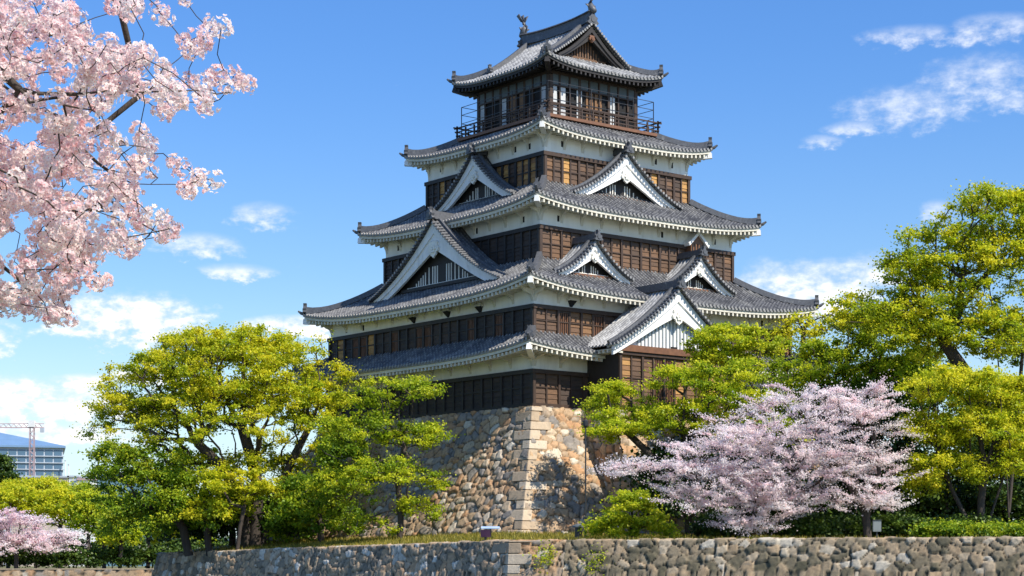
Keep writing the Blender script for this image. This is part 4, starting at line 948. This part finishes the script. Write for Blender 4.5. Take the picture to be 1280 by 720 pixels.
# ------------------------------------------------------------------ foreground cherry branches
def near_cherry():
    g = np.random.default_rng(21); Y0 = 9.0; k0 = Y0/F
    base = Vector((-4.6,9.2,-1.7)); root = thing('blossoming_cherry','near cherry tree whose pink blossom branches reach in at upper left','cherry tree',tuple(base))
    boughs = [[(-120,20),(-50,60),(0,103),(31,128),(78,147),(111,161),(150,190),(200,222)],[(-120,90),(-40,85),(16,58),(75,40),(119,23),(178,9)],[(-120,160),(-40,200),(0,224),(40,243),(80,270),(100,300)],
              [(-120,250),(-50,300),(0,331),(34,356),(64,377)],[(-50,60),(20,110),(70,118),(120,120),(180,119),(250,114),(290,108)],[(-60,-60),(20,-30),(90,-20),(150,0),(220,-5)],[(178,119),(205,92),(236,60),(262,40)],
              [(100,180),(150,215),(190,228),(240,232)],[(60,255),(120,262),(170,275),(205,290)],[(-120,60),(-60,130),(0,170),(60,205),(110,225)],[(20,345),(60,335),(95,330),(125,350)]]
    trunk = [[0,0,-0.1],[0.1,0,0.8],[0.3,0.0,1.7],[0.55,-0.1,2.4]]
    hub = np.array(trunk[-1]); lines = []
    for i, b in enumerate(boughs):
        dy = g.uniform(-0.9,0.9); lines.append([np.array(pt(px,py,Y0+dy+0.1*j)-base)+g.normal(size=3)*0.012 for j,(px,py) in enumerate(b)])
    nodes = [np.array(t,float) for t in trunk]; par = [-1,0,1,2]
    for ln in lines:
        A = np.array(nodes); d = np.linalg.norm(A[3:]-ln[0],axis=1); prev = 3+int(np.argmin(d)); 
        if len(nodes) < 12: prev = 3
        for p in ln:
            q = nodes[prev]; nodes.append((q+p)/2+g.normal(size=3)*0.012); par.append(prev); nodes.append(p); par.append(len(nodes)-2); prev = len(nodes)-1
    # blossom clusters inside the spread of the branches
    bound = [(-20,215),(0,205),(12,175),(30,150),(45,140),(62,160),(75,205),(95,215),(112,270),(130,240),(140,150),(155,160),(170,185),(190,200),(215,190),(235,190),(250,165),(262,180),(285,215),(300,190),(315,150),(330,110),(345,110),(360,95),(375,85),(392,78),(400,60)]
    by, bx = np.array([b[0] for b in bound]), np.array([b[1] for b in bound])
    C = []
    while len(C) < 820:
        px, py = g.uniform(-110,290), g.uniform(-20,398); lim = np.interp(py,by,bx)
        if px > lim: continue
        n_ = mnoise.noise(Vector((px/40,py/30,3.3)))
        if n_ < -0.24 and px > 0: continue
        if py > 290 and px < 60 and g.random() < 0.35: continue
        dpt = Y0+g.uniform(-1.0,1.3); C.append(np.array(pt(px,py,dpt)-base))
    extra = [(228,52),(238,62),(250,45),(262,38),(268,30),(275,33),(245,60),(255,50),(232,0),(205,22),(198,14),(300,105),(312,108),(285,112),(265,98),(272,90),(255,108),(292,92),(262,130),(258,134),(205,138),(200,132),(240,240),(252,232),(262,228),(225,215),(215,200),(245,222),(232,236),(215,290),(205,285),(198,270),(122,358),(130,350),(100,352),(92,335),(105,330),(70,392),(85,398),(78,386),(160,232),(205,295),(180,112),(200,112),(220,118),(240,100)]
    for px,py in extra: C.append(np.array(pt(px+g.normal()*2,py+g.normal()*2,Y0+g.uniform(-0.3,0.3))-base))
    C = np.array(C); nt = len(nodes)
    order = np.argsort([np.min(np.linalg.norm(np.array(nodes)-c,axis=1)) for c in C])
    for o in order:
        p = C[o]; A = np.array(nodes); d = np.linalg.norm(A-p,axis=1); d[:4] = 1e9; b = int(np.argmin(d)); q = nodes[b]
        m = (p+q)/2+g.normal(size=3)*0.10*np.linalg.norm(p-q); nodes.append(m); par.append(b); nodes.append(p*1.0); par.append(len(nodes)-2)
    V, Fc = limbs_mesh(nodes, par, 0.0022, 0.062, 0.72, 7); mesh_obj('trunk', V, Fc, M['bark'], root, smooth=True)
    V, Fs, T = [], [], []
    pet = np.array([(0.05,0,0.00),(0.55,-0.36,0.16),(0.92,-0.20,0.24),(0.84,0,0.22),(0.92,0.20,0.24),(0.55,0.36,0.16)])
    for c in C:
        n = g.integers(24,40); cr = g.uniform(0.034,0.054); tone = g.uniform(0.35,0.85)
        d = g.normal(size=(n,3)); d /= np.linalg.norm(d,axis=1,keepdims=True)
        for j in range(n):
            nn = d[j]+g.normal(size=3)*0.25; nn /= np.linalg.norm(nn); pos = c+d[j]*cr*g.uniform(0.72,1.12); r = g.uniform(0.013,0.0165)
            h = np.array([0,0,1.0]) if abs(nn[2]) < .9 else np.array([1.0,0,0]); x = np.cross(nn,h); x /= np.linalg.norm(x); y = np.cross(nn,x); a0 = g.uniform(0,6.28); cup = g.uniform(0.6,2.0)
            tf = np.clip(tone+g.normal()*0.15,0.18,1)
            for q in range(5):
                a = a0+q*2*math.pi/5; ca, sa = math.cos(a), math.sin(a); e1 = x*ca+y*sa; e2 = -x*sa+y*ca; o = len(V)
                for pr in pet: V.append(pos+(e1*pr[0]+e2*pr[1]+nn*pr[2]*cup)*r)
                Fs.append(tuple(range(o,o+6))); T.append(np.clip(tf+g.normal()*0.06,0.15,1))
            o = len(V)
            for q in range(5): a = a0+0.6+q*2*math.pi/5; V.append(pos+(x*math.cos(a)+y*math.sin(a))*r*0.22+nn*r*0.14)
            Fs.append(tuple(range(o,o+5))); T.append(g.choice([0.0,0.08]))
    mesh_obj('blossoms', np.array(V), Fs, M['petal'], root, {'tint':np.array(T)})
near_cherry()

# ------------------------------------------------------------------ grass and weeds
def grass(name, pts, label_mat, hgt, g):
    pts = np.array(pts); n = len(pts); h = hgt*g.uniform(0.5,1.5,(n,1)); a = g.uniform(0,6.28,n); dx = np.stack([np.cos(a),np.sin(a),np.zeros(n)],1)*0.03
    lean = g.normal(size=(n,3))*0.35; lean[:,2] = 1; v = np.stack([pts-dx,pts+dx,pts+lean*h],1).reshape(-1,3)
    return kind(mesh_obj(name, v, np.arange(3*n).reshape(n,3), M['grass'], None, {'tint':g.uniform(0,1,n)}),'stuff')
gg = np.random.default_rng(5); pts = []
nr_pts = np.array(V).reshape(nf+1,nr+2,3)[:,:nr+1]
for _ in range(26000):
    f = gg.beta(4,2.2)*nf if gg.random() < 0.93 else gg.uniform(0,nf); i = int(min(f,nf-1)); t = gg.uniform(0,1)*nr; j = int(min(t,nr-1)); a, b = f-i, t-j
    q = nr_pts[i,j]*(1-a)*(1-b)+nr_pts[i+1,j]*a*(1-b)+nr_pts[i,j+1]*(1-a)*b+nr_pts[i+1,j+1]*a*b
    pts.append(q)
grass('grass', pts, 'grass', 0.20, gg)
# weeds growing out of the moat wall joints near the corner
def weeds():
    g = np.random.default_rng(8)
    for i,(f,z0,n,lab) in enumerate([(0.035,0.25,300,'upper weed tuft on the moat wall just right of its dressed corner'),(0.075,-0.05,220,'lower weed tuft right of the moat wall corner')]):
        p = WC.lerp(WR,f); nrm = Vector((dr.y,-dr.x,0)).normalized(); c = p+nrm*(0.28*(1.08-z0)+0.15); c.z = z0
        q = g.normal(size=(n,3))*np.array([0.42,0.10,0.30]); vv, ff = leaf_cloud(q, g.normal(size=(n,3))*0.6+np.array([0,-0.6,0.8]), 0.14, g, 1.8)
        o = mesh_obj('weed_tuft', vv, ff, M['leaf_yellow'], None, {'tint':g.uniform(0.1,0.9,n)}); o.location = c; tag(o, lab, 'weeds', 'weeds on the moat wall')
weeds()

# ------------------------------------------------------------------ small things on the terrace
def ground_z(Y): return 1.12+(Y-97)/10.5*0.45
def small_things():
    p = pt(613,676,101.5); z = ground_z(101.5)-0.1
    t = thing('information_board','pale blue tilted information board on a post left of the base corner','sign',(p.x,p.y,z))
    b = MB(); b.box((-0.05,-0.05,0),(0.05,0.05,0.62)); b.build('post', M['metal'], t)
    b = MB(); b.hexa([(-.5,-.30,.56),(.5,-.30,.56),(.5,.24,.66),(-.5,.24,.66),(-.5,-.31,.60),(.5,-.31,.60),(.5,.23,.70),(-.5,.23,.70)]); b.build('panel', mat('pale_blue_panel',(0.45,0.6,0.85),0.35,0.15,2), t)
    p = pt(607,678,99.0); t = thing('floodlight','small dark purple floodlight on the moat wall beside the information board','lamp',(p.x,p.y,ground_z(99)-.05))
    b = MB(); b.box((-.06,-.06,0),(.06,.06,.16)); b.build('stand', M['metal'], t)
    b = MB(); b.hexa([(-.26,-.16,.15),(.26,-.16,.15),(.22,.2,.12),(-.22,.2,.12),(-.26,-.26,.52),(.26,-.26,.52),(.22,.1,.5),(-.22,.1,.5)]); b.build('housing', mat('purple_housing',(0.07,0.03,0.07),0.4,0.2,3), t)
    p = pt(723,670,100.5); t = thing('bollard_lamp','squat dark bollard lamp with wide cap at the foot of the sunny base','lamp',(p.x,p.y,ground_z(100.5)-.05))
    b = MB(); b.tube([(0,0,0),(0,0,.1),(0,0,.62)],[.24,.20,.19],12); b.build('post', mat('lamp_black',(0.025,0.028,0.03),0.5,0.2,4), t)
    b = MB(); b.tube([(0,0,.62),(0,0,.70),(0,0,.80)],[.34,.33,.12],12); b.build('lamp_cap', mat('lamp_cap',(0.10,0.12,0.13),0.5,0.2,4), t)
    p = pt(732,670,101.2); t = thing('lamp_post','slender dark lamp post standing before the sunny stone base','street lamp',(p.x,p.y,ground_z(101)-.05))
    b = MB(); b.tube([(0,0,0),(0,0,.5),(0,0,6.0)],[.07,.05,.035],8); b.build('pole', M['metal'], t)
    b = MB(); b.tube([(0,0,6.0),(0,0,6.1),(0,0,6.35),(0,0,6.45)],[.06,.14,.16,.04],10); b.build('lamp_head', M['metal'], t)
    p = pt(1096,672,93.5); t = thing('control_box','small grey control box on a post beneath the cherry tree','control box',(p.x,p.y,1.05))
    b = MB(); b.box((-.04,-.04,0),(.04,.04,.5)); b.build('post', M['metal'], t)
    b = MB(); b.box((-.2,-.12,.45),(.2,.12,1.0)); b.build('cabinet', mat('pale_grey_paint',(0.20,0.22,0.21),0.5,0.15,3), t)
    b = MB(); b.box((-.23,-.15,1.0),(.23,.15,1.04)); b.build('lid', M['metal'], t)
small_things()

# ------------------------------------------------------------------ distant town
def town():
    Y = 480.0; k = Y/F
    glass = mat('blue_glass',(0.08,0.15,0.22),0.25,0.35,0.25,spec=0.8); conc = mat('pale_concrete',(0.40,0.45,0.50),0.7,0.1,0.2); rf = mat('blue_metal_roof',(0.16,0.27,0.42),0.45,0.12,0.3); beige = mat('beige_wall',(0.50,0.42,0.35),0.85,0.15,0.1); wht = mat('white_wall',(0.72,0.72,0.70),0.8,0.1,0.2); red = mat('crane_paint',(0.42,0.30,0.30),0.5,0.15,0.5)
    x1 = (79-640)*k; x0 = x1-50; ze = (YH-560)*k; t = thing('glass_building','modern glass building with blue hipped roof at far left','building',(x1-25*math.cos(.25),Y-25*math.sin(.25),-1),.25); hw_ = (x1-x0)/2; H_ = ze+1
    b = MB(); b.box((-hw_,0,0),(hw_,30,H_)); b.build('wall', conc, t)
    b = MB(); b.box((-hw_-.6,-.8,H_),(hw_+.6,30.8,H_+.5)); zr = (YH-537)*k+1
    b.add([(-hw_-.6,-.8,H_+.5),(hw_+.6,-.8,H_+.5),(hw_+.6,30.8,H_+.5),(-hw_-.6,30.8,H_+.5),(-hw_+15,15,zr),(hw_-16,15,zr)],[(0,1,5,4),(1,2,5),(2,3,4,5),(3,0,4)]); b.build('roof', rf, t)
    w = MB(); w.box((-0.95,-.10,0),(0.95,0.08,1.35)); first = None
    rows = [(560.8+j*8.3) for j in range(8)]
    for j in range(8):
        zt_ = (YH-rows[j]-1.2)*k+1-0.15
        for i in range(10):
            xx = hw_-1.3-i*2.25
            if first is None: o = w.build('window', glass, t); first = o
            else: o = first.copy(); col.objects.link(o); o.parent = t
            o.location = (xx,0,zt_-1.35)
        s = MB(); s.box((-hw_-.3,-.45,zt_-1.72),(hw_+.3,-.002,zt_-1.5)); s.build('floor_band', conc, t)
    # crane
    Yc = 440.0; kc = Yc/F; xc = (40-640)*kc; t = thing('tower_crane','thin reddish tower crane standing before the glass building','crane',(xc,Yc,-1)); zt_ = (YH-535)*kc+1
    b = MB()
    for sx in (-.5,.5):
        for sy in (-.5,.5): b.box((sx-.075,sy-.075,0),(sx+.075,sy+.075,zt_))
    zz = 1.0
    while zz < zt_-1: 
        for sy in (-.5,.5): b.sweep([(-.5,sy,zz),(.5,sy,zz+1.0)],.1,.1); b.sweep([(.5,sy,zz+1),(-.5,sy,zz+2)],.1,.1)
        zz += 2
    b.build('mast', red, t)
    b = MB(); x_l, x_r = -8.5, 2.8
    for y in (-.4,.4): b.sweep([(x_l,y,zt_),(x_r,y,zt_)],.16,.18)
    b.sweep([(x_l,0,zt_+.9),(0,0,zt_+1.0),(x_r,0,zt_+.9)],.16,.16)
    x = x_l
    while x < x_r-1: b.sweep([(x,-.4,zt_+.1),(x+.6,0,zt_+.9)],.1,.1); b.sweep([(x+.6,0,zt_+.9),(x+1.2,.4,zt_+.1)],.1,.1); x += 1.2
    b.build('jib', red, t)
    b = MB(); b.box((-.7,-.7,zt_+.2),(.7,.7,zt_+1.7)); b.build('cab', wht, t)
    b = MB(); b.box((2.0,-.5,zt_-1.0),(2.8,.5,zt_-.02)); b.build('counterweight', conc, t)
    # low buildings
    Yb = 400.0; kb = Yb/F
    def block(name,label,xa,xb,yt,depth,m,rfm=None):
        X0,X1 = (xa-640)*kb,(xb-640)*kb; zt_ = (YH-yt)*kb+1; t = thing(name,label,'building',((X0+X1)/2,Yb,-1)); h = (X1-X0)/2
        b = MB(); b.box((-h,0,0),(h,depth,zt_)); b.build('wall', m, t)
        b = MB(); b.box((-h-.3,-.3,zt_),(h+.3,depth+.3,zt_+.35)); b.build('roof', rfm or conc, t)
        n = max(1,int(2*h/2.6)); w = MB(); w.box((-.55,-.06,0),(.55,.05,.9)); f0 = None
        for i in range(n if name != 'beige_hall' else 0):
            xx = -h+(i+.5)*2*h/n
            if f0 is None: f0 = w.build('window', glass, t); o = f0
            else: o = f0.copy(); col.objects.link(o); o.parent = t
            o.location = (xx,0,zt_-1.6)
        return t
    block('beige_hall','long blank beige hall below the glass building',14,85,597,20,beige)
    block('white_house','small white flat roofed house right of the beige hall',86,97,596.5,12,wht)
    block('town_house','low white town house with reddish roof beyond the far trees',98,121,600,14,wht,red)
    block('teal_house','wide blue-grey house half hidden behind the spreading tree',122,190,592,14,mat('teal_wall',(0.13,0.24,0.30),0.7,0.2,0.2))
    for i,(px,top) in enumerate([(84,577),(88,582)]):
        X = (px-640)*k; t = thing('flag_pole',['taller thin pale pole beside the glass building','shorter thin pale pole beside the glass building'][i],'pole',(X,478,-1)); b = MB(); b.tube([(0,0,0),(0,0,(YH-top)*k+1)],.14,6); b.build('pole', wht, t); b = MB(); b.tube([(0,0,(YH-top)*k+1),(0,0,(YH-top)*k+1.3)],.2,6); b.build('finial', conc, t)
    # hills
    xs = np.linspace(-4000,4000,160); V = []
    for x in xs:
        h = 60+55*mnoise.noise(Vector((x/900,0.3,0)))+18*mnoise.noise(Vector((x/220,2,0)))
        for y,f in ((4200,0),(4700,0.7),(5200,1),(6200,0)): V.append((x,y,-2+max(5,h)*f))
    kind(mesh_obj('hills', V, grid_faces(160,4), mat('hill_forest',(0.06,0.10,0.10),0.95,0.3,0.01), smooth=True),'structure')
town()
